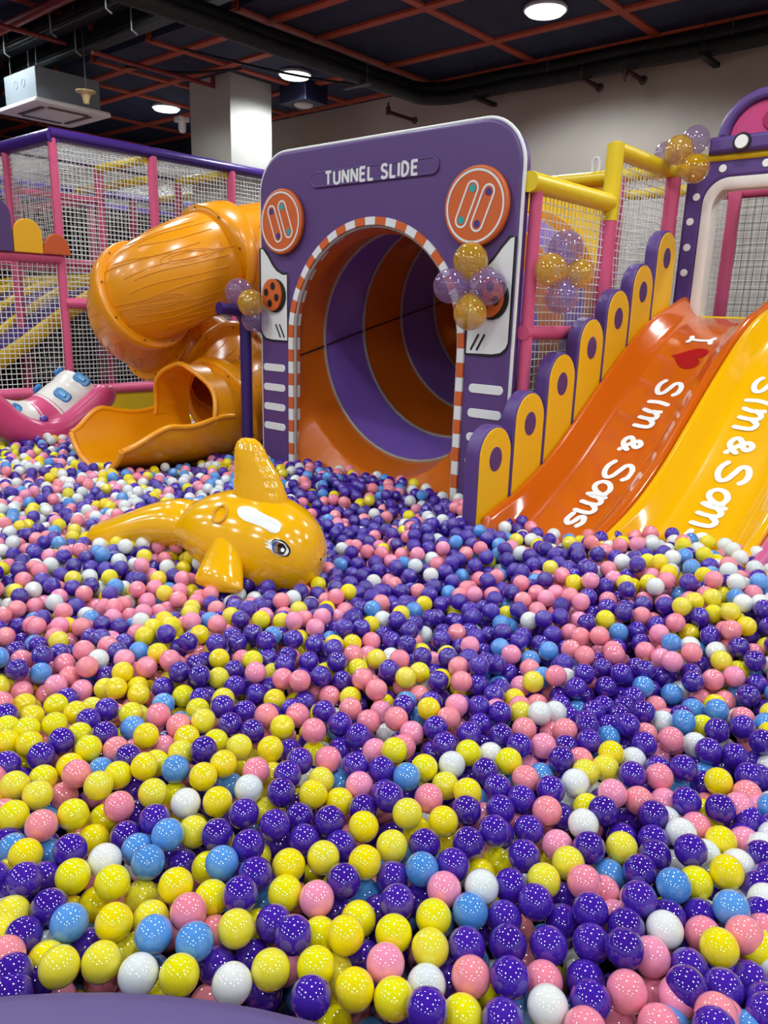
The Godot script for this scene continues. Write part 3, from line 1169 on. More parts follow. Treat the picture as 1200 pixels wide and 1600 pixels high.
	net_part(t, Vector3(xl, 0.2, -7.7), Vector3(-3.0, 0, 0), Vector3(0, 2.5, 0), 0.065, 0.006, M.net)
	net_part(t, Vector3(xl, 2.77, zl), Vector3(-4.5, 0, 0), Vector3(0, 0, -4.2), 0.05, 0.006, M.net)
	# dark rubber sheets under the inner lanes
	g = G()
	g.box(Vector3(-13.0, -0.2, -8.3), Vector3(-12.9, 1.9, -2.0), 0.0)
	part("inner_sheet", g, mat("dark maroon sheet", Color(0.14, 0.07, 0.09), 0.8), t)
	# wide slide inside, yellow walls between purple lanes
	var w := thing("lane_slide", "wide slide of purple lanes between yellow walls, seen through the nets", "slide", Vector3(-10.2, -0.2, -4.8))
	var yl := mat("yellow plastic lane", Color(0.83, 0.68, 0.10), 0.35)
	var pl := mat("purple plastic lane", Color(0.20, 0.13, 0.42), 0.35)
	var prof := []
	for p in [[-2.3, 0.08], [-3.2, 0.3], [-3.78, 0.6], [-4.3, 0.95], [-4.9, 1.28], [-5.6, 1.42], [-6.4, 1.46]]:
		prof.append(Vector2(p[0], p[1]))
	prof = smooth_path(prof, 5)
	for k in 5:
		var x0 := -8.72 - k * 0.86
		var rows := []
		for p in prof:
			rows.append([Vector3(x0, p.y - 0.1, p.x), Vector3(x0, p.y + 0.06, p.x), Vector3(x0 - 0.05, p.y + 0.09, p.x), Vector3(x0 - 0.1, p.y + 0.06, p.x), Vector3(x0 - 0.16, p.y + 0.01, p.x), Vector3(x0 - 0.16, p.y - 0.1, p.x)])
		g = G()
		g.grid(rows, true)
		g.ring_cap(rows[0], Vector3(0, 0, 1))
		part("lane_wall", g, yl, w)
		if k < 4:
			rows = []
			for p in prof:
				rows.append([Vector3(x0 - 0.12, p.y, p.x), Vector3(x0 - 0.3, p.y - 0.03, p.x), Vector3(x0 - 0.7, p.y - 0.03, p.x), Vector3(x0 - 0.88, p.y, p.x), Vector3(x0 - 0.88, p.y - 0.09, p.x), Vector3(x0 - 0.12, p.y - 0.09, p.x)])
			g = G()
			g.grid(rows, true)
			g.ring_cap(rows[0], Vector3(0, 0, 1))
			part("lane_bed", g, pl, w)

# ---------------------------------------------------------------- the spiral slide
const SC := Vector2(-5.405, -3.72)     # middle of the helix (x, z)
const SR := 0.375
const TR := 0.355
func spiral_point(deg: float, ang: float, r: float) -> Vector3:
	# deg runs from 0 at the top collar to 360 at the outlet; ang goes round the tube
	var a := deg_to_rad(deg)
	var y0 := 1.475
	var y1 := 0.325
	var c: Vector3
	var er := Vector3(cos(a), 0, sin(a))
	var fwd := Vector3(-sin(a), 0, cos(a))
	if deg <= 0.0:
		er = Vector3(1, 0, 0)
		fwd = Vector3(0, 0, 1)
		c = Vector3(SC.x + SR, y0 - deg * 0.0022, SC.y) + fwd * (deg / 90.0)
	elif deg >= 360.0:
		er = Vector3(1, 0, 0)
		fwd = Vector3(0, 0, 1)
		c = Vector3(SC.x + SR, y1, SC.y) + fwd * ((deg - 360.0) / 90.0)
	else:
		c = Vector3(SC.x, lerpf(y0, y1, deg / 360.0), SC.y) + er * SR
	var slope := (y1 - y0) / TAU / SR if deg > 0.0 and deg < 360.0 else 0.0
	# ease the tilt near the ends so that the joints stay closed
	slope *= 0.75
	var t := (fwd + Vector3(0, slope, 0)).normalized()
	var b := t.cross(er).normalized()
	if b.y < 0:
		b = -b
	return c + er * (cos(ang) * r) + b * (sin(ang) * r)

func outlet_row(zs: float, f: float, dr: float) -> Array:
	var z := zs + 1.02 * f
	var al := 88.0 + sin(f * 9.0) * 4.0 - 30.0 * smoothstep(0.6, 1.0, f)
	var ar := 92.0 + sin(f * 8.0 + 1.0) * 4.0 - 26.0 * smoothstep(0.72, 1.0, f)
	var r := TR * (1.0 + 0.06 * smoothstep(0.0, 0.4, f)) + dr
	var cy := 0.325 + 0.02 * smoothstep(0.3, 1.0, f)
	var row := []
	for j in 41:
		var a := deg_to_rad(lerpf(-ar, al, j / 40.0))
		row.append(Vector3(SC.x + SR + sin(a) * r, cy - cos(a) * r * lerpf(1.0, 0.93, f), z))
	return row

func spiral_slide() -> void:
	var m := mat("orange yellow plastic", Color(0.92, 0.59, 0.012), 0.3, {"clearcoat_enabled": true, "clearcoat": 0.35, "clearcoat_roughness": 0.15})
	m.subsurf_scatter_enabled = true
	m.subsurf_scatter_strength = 0.05
	var bolt_m := mat("dull bolt", Color(0.45, 0.3, 0.12), 0.4)
	var t := thing("spiral_slide", "orange yellow spiral tube slide with wood grain relief and open outlet", "slide", Vector3(SC.x, -0.2, SC.y))
	var cuts := [-110.0, -4.0, 88.0, 178.0, 268.0, 352.0]
	for k in cuts.size() - 1:
		var rows := []
		var n := 16
		for i in n + 1:
			var d: float = lerpf(cuts[k], cuts[k + 1], float(i) / n)
			var row := []
			var bulge := 1.0 + 0.05 * sin(PI * i / n)
			for j in 40:
				row.append(spiral_point(d, TAU * j / 40, TR * bulge))
			rows.append(row)
		var g := G()
		g.grid(rows, true)
		var sec := part("tube_section", g, m, t)
		# raised wood grain: long wavering lines with a few long knots
		g = G()
		rng.seed = 40 + k
		for l in 38:
			var a0 := TAU * (l + rng.randf() * 0.5) / 38
			var f0 := rng.randf() * 0.35
			var f1 := 0.6 + rng.randf() * 0.38
			var ph := rng.randf() * 6.0
			var path := []
			for i in 18:
				var f := lerpf(f0, f1, i / 17.0)
				var bulge := 1.0 + 0.05 * sin(PI * f)
				var w := 0.07 * sin(f * 4.0 + ph) + 0.02 * sin(f * 11.0 + ph * 2.0)
				path.append(spiral_point(lerpf(cuts[k], cuts[k + 1], f), a0 + w, TR * bulge + 0.0005))
			g.tube(path, 0.0026, 5, false)
		for l in 6:
			var a0 := TAU * (l + rng.randf()) / 6
			var fm := 0.3 + rng.randf() * 0.4
			for ring in 2:
				var path := []
				for i in 21:
					var u := TAU * i / 20
					var f := fm + cos(u) * (0.16 - ring * 0.05)
					path.append(spiral_point(lerpf(cuts[k], cuts[k + 1], f), a0 + sin(u) * (0.11 - ring * 0.045), TR * (1.0 + 0.05 * sin(PI * f)) + 0.0005))
				g.tube(path, 0.0026, 5, false)
		var gr := part("grain_relief", g, m, sec)
		gr.set_meta("kind", "stuff")
	for k in range(1, cuts.size()):
		var rows := []
		for e in [[-4.6, TR - 0.01], [-4.6, TR + 0.05], [-3.6, TR + 0.062], [0.0, TR + 0.062], [3.6, TR + 0.062], [4.6, TR + 0.05], [4.6, TR - 0.01]]:
			var row := []
			for j in 48:
				row.append(spiral_point(cuts[k] + e[0], TAU * j / 48, e[1]))
			rows.append(row)
		var g := G()
		g.grid(rows, true)
		var fl := part("collar", g, m, t)
		for j in 9:
			g = G()
			var p := spiral_point(cuts[k] - 5.2, TAU * j / 9 + 0.2, TR + 0.03)
			var q := spiral_point(cuts[k] + 5.2, TAU * j / 9 + 0.2, TR + 0.03)
			g.tube([p, q], 0.008, 8)
			part("bolt", g, bolt_m, fl)
	# the outlet: a hood cut back on the near side, and a trough with a rolled rim
	var zs := SC.y + 0.02
	var n := 40
	var rows := []
	for i in n + 1:
		rows.append(outlet_row(zs, float(i) / n, 0.0))
	var g := G()
	g.grid(rows, false, Vector3(0, -1, 0))
	var outer := []
	for i in n + 1:
		outer.append(outlet_row(zs, float(i) / n, 0.014))
	g.grid(outer, false, Vector3(0, -1, 0))
	var hood := []
	var hood_out := []
	var hood_edge := []
	for j in 33:
		var a := deg_to_rad(lerpf(84.0, 276.0, j / 32.0))
		var row := []
		var row2 := []
		var deg := rad_to_deg(a)
		# how far the hood reaches: least on the near side, most on top and far side
		var reach := lerpf(0.26, 0.31, smoothstep(95.0, 185.0, deg)) + 0.02 * sin(deg * 0.09)
		for i in 13:
			var f := i / 12.0
			var z := zs + reach * f
			var r := TR * (1.0 + 0.03 * f)
			row.append(Vector3(SC.x + SR + sin(a) * r, 0.325 - cos(a) * r, z))
			row2.append(Vector3(SC.x + SR + sin(a) * (r + 0.014), 0.325 - cos(a) * (r + 0.014), z))
		hood.append(row)
		hood_out.append(row2)
		hood_edge.append(row2[12])
	g.grid(hood, false, Vector3(0, 1, 0))
	g.grid(hood_out, false, Vector3(0, 1, 0))
	var out := part("outlet", g, m, t)
	g = G()
	var rim_a := []
	var rim_b := []
	for i in range(4, n + 1):
		rim_a.append(outer[i][0])
		rim_b.append(outer[i][40])
	g.tube(rim_a, 0.021, 10)
	g.tube(rim_b, 0.021, 10)
	g.tube(outer[n], 0.023, 10)
	g.tube(hood_edge, 0.02, 10)
	part("rolled_rim", g, m, out)
	# white bracket holding the spiral to its pink stub post
	g = G()
	g.box(Vector3(-5.83, 0.635, -3.71), Vector3(-5.65, 0.66, -3.66), 0.006)
	g.box(Vector3(-5.79, 0.54, -3.71), Vector3(-5.74, 0.645, -3.67), 0.006)
	part("bracket", g, mat("white bracket", Color(0.9, 0.88, 0.87), 0.4), t)
	# padded post with two arms
	var sm := mat("deep purple pad", Color(0.20, 0.11, 0.38), 0.3)
	var s := thing("support_post", "deep purple padded post with two stub arms between spiral slide and tunnel", "post", Vector3(-4.5, -0.2, -3.6))
	g = G()
	g.tube([Vector3(-4.5, -0.2, -3.6), Vector3(-4.5, 1.06, -3.6), Vector3(-4.5, 1.085, -3.6)], [0.043, 0.043, 0.038], 18)
	part("pole", g, sm, s)
	g = G()
	g.tube(smooth_path([Vector3(-4.5, 1.03, -3.6), Vector3(-4.5, 1.1, -3.54), Vector3(-4.5, 1.115, -3.44), Vector3(-4.5, 1.12, -3.37)], 4), 0.042, 16)
	part("arm", g, sm, s)
	g = G()
	g.tube(smooth_path([Vector3(-4.5, 1.06, -3.6), Vector3(-4.5, 1.03, -3.68), Vector3(-4.5, 0.98, -3.78), Vector3(-4.5, 0.95, -3.9)], 4), 0.042, 16)
	part("arm", g, sm, s)

# ---------------------------------------------------------------- inflatable rocker
func rocker() -> void:
	var pink := mat("pink vinyl", Color(0.82, 0.27, 0.47), 0.25, {"clearcoat_enabled": true, "clearcoat": 0.5})
	var wh := mat("white vinyl", Color(0.88, 0.86, 0.83), 0.28, {"clearcoat_enabled": true, "clearcoat": 0.4})
	var blue := mat("blue handle vinyl", Color(0.13, 0.47, 0.72), 0.3)
	var t := thing("inflatable_rocker", "inflatable pink and white seesaw rocker with blue handles before the nets", "inflatable toy", Vector3(-6.5, -0.05, -2.9))
	for x in [-6.2, -6.85]:
		var path := smooth_path([Vector3(x, 0.44, -2.3), Vector3(x, 0.34, -2.42), Vector3(x, 0.17, -2.6), Vector3(x, 0.085, -2.78), Vector3(x, 0.085, -2.95), Vector3(x, 0.16, -3.12), Vector3(x, 0.3, -3.32), Vector3(x, 0.42, -3.48)], 4)
		var rad := []
		for i in path.size():
			var f := float(i) / (path.size() - 1)
			var r := lerpf(0.145, 0.105, minf(f * 1.6, 1.0))
			var e := minf(f, 1.0 - f)
			rad.append(r * sqrt(clampf(e * 12.0 + 0.12, 0.0, 1.0)) * (1.0 + 0.012 * sin(i * 2.4)))
		var g := G()
		g.tube(path, rad, 20)
		part("side_float", g, pink, t)
	var spine := smooth_path([Vector3(-6.5, 0.36, -2.2), Vector3(-6.5, 0.25, -2.42), Vector3(-6.5, 0.15, -2.62), Vector3(-6.5, 0.11, -2.82), Vector3(-6.5, 0.15, -3.0), Vector3(-6.5, 0.245, -3.16), Vector3(-6.5, 0.35, -3.3), Vector3(-6.5, 0.42, -3.4)], 6)
	var n := spine.size()
	var cuts := [[0, 21, "white"], [20, 27, "pink"], [26, n - 1, "white"]]
	for c in cuts:
		var path := []
		var rad := []
		for i in range(c[0], c[1] + 1):
			path.append(spine[i])
			var f := float(i) / (n - 1)
			var e := minf(f, 1.0 - f)
			var pinch := 1.0 - 0.05 * exp(-pow((i - 34) * 0.9, 2))
			rad.append(0.265 * sqrt(clampf(e * 9.0 + 0.3, 0.0, 1.0)) * pinch)
		var g := G()
		g.tube(path, rad, 28, true, 0.8)
		part("seat_section", g, wh if c[2] == "white" else pink, t)
	for h in [[-6.3, 0.50, -3.26, 0.7], [-6.3, 0.38, -3.08, 0.7], [-6.3, 0.275, -2.7, -0.5], [-6.72, 0.52, -3.26, 0.7], [-6.72, 0.385, -3.06, 0.7]]:
		var g := G()
		var b := Basis(Vector3(0, 0, -1), Vector3(0, 1, 0), Vector3(1, 0, 0)) if h[0] > -6.5 else Basis(Vector3(0, 0, 1), Vector3(0, 1, 0), Vector3(-1, 0, 0))
		b = b * Basis(Vector3(0, 0, 1), h[3] if h[0] > -6.5 else -h[3]) * Basis(Vector3(1, 0, 0), -0.75)
		g.extrude(rounded(-0.045, -0.075, 0.045, 0.075, [0.035, 0.035, 0.035, 0.035], 6), 0.03, 0.01, Transform3D(b, Vector3(h[0], h[1], h[2])))
		var hd := part("handle", g, blue, t)
		g = G()
		g.extrude(rounded(-0.02, -0.035, 0.02, 0.035, [0.015, 0.015, 0.015, 0.015], 5), 0.02, 0.006, Transform3D(b, Vector3(h[0], h[1], h[2]) + b * Vector3(0, 0, 0.012)))
		part("handle_grip", g, mat("light blue grip", Color(0.3, 0.65, 0.85), 0.3), hd)

# ---------------------------------------------------------------- inflatable whale
const WE := Vector3(0.954, 0, -0.30)
const WL := Vector3(0.30, 0, 0.954)
const WB := Vector3(-3.43, 0, -1.86)
var w_rows := [[-0.088, 0.0, 0.01, 0.02], [-0.075, 0.0, 0.05, 0.08], [-0.035, 0.008, 0.074, 0.11], [0.045, 0.03, 0.084, 0.125], [0.158, 0.062, 0.098, 0.13], [0.292, 0.108, 0.107, 0.125], [0.42, 0.133, 0.118, 0.13], [0.5, 0.138, 0.114, 0.13], [0.535, 0.135, 0.114, 0.14], [0.616, 0.133, 0.16, 0.178], [0.712, 0.123, 0.203, 0.208], [0.8, 0.117, 0.222, 0.222], [0.9, 0.11, 0.228, 0.225], [1.0, 0.104, 0.218, 0.21], [1.089, 0.095, 0.185, 0.182], [1.14, 0.087, 0.148, 0.145], [1.175, 0.08, 0.105, 0.105], [1.195, 0.077, 0.055, 0.055], [1.2, 0.076, 0.006, 0.006]]

func whale_shape(s: float) -> Array:
	var n := w_rows.size()
	for i in n - 1:
		if s <= w_rows[i + 1][0] or i == n - 2:
			var f: float = clampf((s - w_rows[i][0]) / (w_rows[i + 1][0] - w_rows[i][0]), 0, 1)
			var out := []
			for k in range(1, 4):
				var span: float = w_rows[i + 1][0] - w_rows[i][0]
				var p0: float = w_rows[maxi(i - 1, 0)][k]
				var p3: float = w_rows[mini(i + 2, n - 1)][k]
				var d1: float = (w_rows[i + 1][k] - p0) / (w_rows[i + 1][0] - w_rows[maxi(i - 1, 0)][0]) * span
				var d2: float = (p3 - w_rows[i][k]) / (w_rows[mini(i + 2, n - 1)][0] - w_rows[i][0]) * span
				var f2 := f * f
				var f3 := f2 * f
				out.append((2 * f3 - 3 * f2 + 1) * w_rows[i][k] + (f3 - 2 * f2 + f) * d1 + (-2 * f3 + 3 * f2) * w_rows[i + 1][k] + (f3 - f2) * d2)
			return out
	return [0.0, 0.01, 0.01]

func whale_at(s: float, phi: float, lift := 0.0) -> Vector3:
	var w := whale_shape(s)
	var crease := 1.0 + (0.016 * sin(phi * 30.0) * smoothstep(0.98, 1.1, s) * smoothstep(1.2, 1.16, s)) + 0.012 * sin(phi * 18.0) * smoothstep(0.06, 0.0, s)
	return WB + WE * s + WL * (cos(phi) * (w[2] * crease + lift)) + Vector3(0, w[0] + sin(phi) * (w[1] * crease + lift), 0)

# the place on the near flank that a level look along the pit shows at length s and height h
func whale_seen(p: Vector2) -> Vector2:
	var s := p.x
	var phi := 0.0
	for k in 6:
		var w := whale_shape(s)
		var r: float = (w[1] + w[2]) * 0.5
		phi = asin(clampf((p.y - w[0]) / r / 1.066, -1, 1)) + 0.354
		s = p.x + 0.61 * r * cos(phi)
	return Vector2(s, phi)

func whale_mark(called: String, outline: Array, m: Material, t: Node3D, lift := 0.002) -> MeshInstance3D:
	var g := G()
	var mid := Vector2.ZERO
	var pts := []
	for p in outline:
		var q := whale_seen(p)
		pts.append(q)
		mid += q / outline.size()
	pts.append(pts[0])
	var rows := []
	for k in 7:
		var row := []
		for p in pts:
			var q := mid.lerp(p, k / 6.0)
			row.append(whale_at(q.x, q.y, lift))
		rows.append(row)
	g.grid(rows, false, WL)
	return part(called, g, m, t)

func ellipse_list(cx: float, cy: float, rx: float, ry: float, turn := 0.0) -> Array:
	var out := []
	for i in 24:
		var v := Vector2(cos(TAU * i / 24) * rx, sin(TAU * i / 24) * ry).rotated(turn)
		out.append(Vector2(cx + v.x, cy + v.y))
	return out

func whale() -> void:
	var ym := mat("yellow vinyl", Color(0.95, 0.70, 0.01), 0.17, {"clearcoat_enabled": true, "clearcoat": 0.6, "clearcoat_roughness": 0.08})
	var wh := mat("white vinyl print", Color(0.92, 0.92, 0.9), 0.25)
	var t := thing("inflatable_whale", "yellow inflatable whale with white cheek patch lying in the ball pit", "inflatable toy", WB + WE * 0.6 + Vector3(0, -0.05, 0))
	var g := G()
	var rows := []
	for i in 97:
		var s: float = lerpf(-0.088, 1.2, i / 96.0)
		var row := []
		for k in 56:
			row.append(whale_at(s, TAU * k / 56))
		rows.append(row)
	g.grid(rows, true)
	part("body", g, ym, t)
	# dorsal fin: inflated, puckered along both seams
	var prof := [[0.22, 0.74, 1.05, 0.095], [0.353, 0.766, 1.012, 0.078], [0.426, 0.77, 0.98, 0.064], [0.496, 0.77, 0.93, 0.054], [0.535, 0.772, 0.91, 0.045], [0.56, 0.782, 0.892, 0.034], [0.575, 0.80, 0.872, 0.02], [0.58, 0.825, 0.85, 0.004]]
	rows = []
	for i in 43:
		var f := i / 42.0 * (prof.size() - 1)
		var a = prof[int(minf(f, prof.size() - 2))]
		var b = prof[int(minf(f, prof.size() - 2)) + 1]
		var u := f - int(minf(f, prof.size() - 2))
		var row := []
		for k in 32:
			var ang := TAU * k / 32
			var sm: float = lerpf((a[1] + a[2]) / 2, (b[1] + b[2]) / 2, u)
			var hw: float = lerpf((a[2] - a[1]) / 2, (b[2] - b[1]) / 2, u)
			var th: float = lerpf(a[3], b[3], u)
			var y: float = lerpf(a[0], b[0], u)
			var puck := 1.0 + 0.10 * sin(i * 1.7) * smoothstep(0.5, 0.95, absf(cos(ang)))
			row.append(WB + WE * (sm + cos(ang) * hw) + WL * (signf(sin(ang)) * pow(absf(sin(ang)), 0.8) * th * puck) + Vector3(0, y, 0))
		rows.append(row)
	g = G()
	g.grid(rows, true)
	part("dorsal_fin", g, ym, t)
	# side fin towards the pit
	rows = []
	for i in 15:
		var u := i / 14.0
		var c := WB + WE * lerpf(0.83, 0.885, u) + WL * lerpf(0.15, 0.33, u) + Vector3(0, lerpf(0.16, -0.02, u), 0)
		var hw := lerpf(0.065, 0.13, u) * (1.0 if u < 0.85 else sqrt(maxf(0.02, 1.0 - pow((u - 0.85) / 0.15, 2))))
		var th := 0.06 * (1.0 if u < 0.7 else sqrt(maxf(0.02, 1.0 - pow((u - 0.7) / 0.3, 2))))
		var nrm := (WL * 0.75 + Vector3(0, 0.66, 0)).normalized()
		var row := []
		for k in 24:
			var ang := TAU * k / 24
			row.append(c + WE * (cos(ang) * hw) + nrm * (sin(ang) * th * (1.0 + 0.06 * sin(i * 2.6) * absf(cos(ang)))))
		rows.append(row)
	g = G()
	g.grid(rows, true)
	g.ring_cap(rows[14], Vector3(0, -1, 0))
	part("side_fin", g, ym, t)
	whale_mark("cheek_patch", [Vector2(0.780, 0.225), Vector2(0.785, 0.244), Vector2(0.804, 0.254), Vector2(0.830, 0.257), Vector2(0.864, 0.250), Vector2(0.897, 0.239), Vector2(0.936, 0.226), Vector2(0.969, 0.219), Vector2(0.991, 0.208), Vector2(1.000, 0.190), Vector2(0.993, 0.169), Vector2(0.975, 0.156), Vector2(0.949, 0.156), Vector2(0.922, 0.167), Vector2(0.891, 0.176), Vector2(0.851, 0.183), Vector2(0.817, 0.190), Vector2(0.791, 0.205)], wh, t)
	var eye := whale_mark("eye_white", [Vector2(0.911, 0.128), Vector2(0.932, 0.116), Vector2(0.957, 0.128), Vector2(0.985, 0.131), Vector2(1.007, 0.126), Vector2(1.029, 0.111), Vector2(1.051, 0.088), Vector2(1.034, 0.074), Vector2(1.007, 0.062), Vector2(0.979, 0.061), Vector2(0.959, 0.072), Vector2(0.946, 0.083), Vector2(0.919, 0.090), Vector2(0.937, 0.097), Vector2(0.912, 0.107), Vector2(0.935, 0.107)], wh, t, 0.003)
	var black := mat("black eye print", Color(0.03, 0.03, 0.04), 0.3)
	for e in [["eye_line", ellipse_list(1.001, 0.097, 0.05, 0.034, -0.35), black, 0.0042], ["eye_ball", ellipse_list(0.998, 0.095, 0.043, 0.028, -0.35), wh, 0.0054], ["iris_blue", ellipse_list(0.984, 0.096, 0.028, 0.027), mat("blue iris print", Color(0.08, 0.36, 0.62), 0.3), 0.0066], ["iris_brown", ellipse_list(0.993, 0.094, 0.024, 0.025), mat("tan iris print", Color(0.6, 0.4, 0.2), 0.3), 0.0078], ["pupil", ellipse_list(1.006, 0.093, 0.022, 0.024), black, 0.009], ["eye_glint", ellipse_list(1.011, 0.09, 0.009, 0.009), wh, 0.0102]]:
		var g2 := whale_mark(e[0], e[1], e[2], t, e[3])
		g2.reparent(eye)
	# clear air valve on the shoulder
	var ring := []
	for p in ellipse_list(0.695, 0.203, 0.028, 0.046, -0.6):
		var q := whale_seen(p)
		ring.append(whale_at(q.x, q.y, 0.004))
	ring.append(ring[0])
	ring.append(ring[1])
	g = G()
	g.tube(ring, 0.007, 8, false)
	part("air_valve", g, mat("clear amber vinyl", Color(0.85, 0.62, 0.2), 0.12), t)

# ---------------------------------------------------------------- padded round edge at the camera's side
func platform_rim() -> void:
	var m := mat("muted purple pad", Color(0.325, 0.265, 0.47), 0.5)
	var t := thing("padded_rim", "curved purple padded ledge along the near edge of the ball pit", "padding", Vector3(-0.14, -0.2, 0.437))
	var g := G()
	g.lathe([Vector2(0.72, -0.4), Vector2(0.72, 0.285), Vector2(0.74, 0.305), Vector2(0.9, 0.32), Vector2(1.1, 0.32), Vector2(1.165, 0.315), Vector2(1.19, 0.302), Vector2(1.202, 0.28), Vector2(1.203, 0.1), Vector2(1.203, 0.0)], Transform3D.IDENTITY, 96)
	obj("pad_top", g, m, t)
	g = G()
	var ring := []
	for k in 98:
		var a := TAU * k / 96
		ring.append(Vector3(cos(a) * 1.2, 0.27, sin(a) * 1.2))
	g.tube(ring, 0.006, 6, false)
	obj("welt", g, m, t)

# ---------------------------------------------------------------- balloons
func balloon_profile(r: float) -> Array:
	var out := []
	for i in 23:
		var a := PI * i / 22.0
		var y := -cos(a)
		var rr := sin(a)
		if y < 0:
			rr *= 1.0 - 0.28 * y * y
			y *= 1.22
		out.append(Vector2(maxf(0.0008, rr * r), y * r))
	return out

func balloons() -> void:
	var alpha := {"clearcoat_enabled": true, "clearcoat": 1.0, "clearcoat_roughness": 0.02, "transparency": BaseMaterial3D.TRANSPARENCY_ALPHA, "cull_mode": BaseMaterial3D.CULL_DISABLED}
	var gold := mat("clear gold latex", Color(0.80, 0.60, 0.04, 0.55), 0.03, alpha)
	var mauve := mat("clear mauve latex", Color(0.52, 0.40, 0.60, 0.42), 0.03, alpha)
	var clusters := [
		["beside the tunnel opening", Vector3(-2.479, 1.266, -3.5), [
			["gold", Vector3(-2.493, 1.406, -3.52), 0.095, "clear gold balloon, topmost of the four beside the tunnel opening"],
			["mauve", Vector3(-2.555, 1.273, -3.43), 0.091, "clear mauve balloon overlapping the checked band of the tunnel opening"],
			["mauve", Vector3(-2.39, 1.275, -3.545), 0.1, "clear mauve balloon over the tunnel front's white cheek and wheel"],
			["gold", Vector3(-2.451, 1.135, -3.483), 0.092, "clear gold balloon hanging lowest of four beside the tunnel opening"]]],
		["on the purple support post", Vector3(-4.42, 1.13, -3.6), [
			["mauve", Vector3(-4.504, 1.232, -3.548), 0.1, "clear mauve balloon, highest on the purple support post"],
			["gold", Vector3(-4.313, 1.161, -3.5), 0.093, "clear gold balloon at the front of the purple support post's bunch"],
			["mauve", Vector3(-4.34, 1.055, -3.56), 0.096, "clear mauve balloon hanging lowest at the purple support post"],
			["gold", Vector3(-4.5, 1.12, -3.6), 0.074, "small gold balloon half hidden behind others at the support post"]]],
		["on the white net by the pickets", Vector3(-2.13, 1.36, -3.88), [
			["mauve", Vector3(-2.156, 1.49, -3.926), 0.096, "clear mauve balloon, highest on the net before the yellow sheet"],
			["gold", Vector3(-2.143, 1.368, -3.758), 0.087, "clear gold balloon tied on the net, nearer the tunnel front"],
			["gold", Vector3(-2.085, 1.358, -3.965), 0.078, "clear gold balloon tied on the net, nearer the yellow pickets"],
			["mauve", Vector3(-2.115, 1.232, -3.846), 0.089, "clear mauve balloon, lowest on the net before the striped tube"]]],
		["at the gate's upper corner", Vector3(-2.12, 2.14, -5.32), [
			["gold", Vector3(-2.109, 2.178, -5.2), 0.089, "clear gold balloon uppermost in front of the gate's corner"],
			["mauve", Vector3(-2.078, 2.261, -5.374), 0.088, "clear mauve balloon standing highest against the beige wall"],
			["gold", Vector3(-2.003, 2.063, -5.22), 0.09, "clear gold balloon hanging low against the gate's purple padding"],
			["mauve", Vector3(-2.23, 2.181, -5.3), 0.078, "clear mauve balloon half hidden behind the gold one above the rail"]]],
	]
	for c in clusters:
		var knot: Vector3 = c[1]
		for b in c[2]:
			var ctr: Vector3 = b[1]
			var up := (ctr - knot).normalized()
			var side := up.cross(Vector3(0.3, 0.2, 0.9)).normalized()
			var xf := Transform3D(Basis(side, up, side.cross(up)), Vector3.ZERO)
			var t := thing("balloon", b[3], "balloon", ctr, "balloons " + c[0])
			var m: Material = gold if b[0] == "gold" else mauve
			var r: float = b[2]
			var g := G()
			g.lathe(balloon_profile(r), xf, 32)
			obj("skin", g, m, t)
			g = G()
			g.lathe([Vector2(0.001, -1.2 * r), Vector2(0.008, -1.21 * r), Vector2(0.005, -1.26 * r), Vector2(0.011, -1.33 * r), Vector2(0.001, -1.32 * r)], xf, 12)
			obj("knot", g, mat("gold knot" if b[0] == "gold" else "mauve knot", Color(0.65, 0.42, 0.05) if b[0] == "gold" else Color(0.5, 0.36, 0.55), 0.3), t)

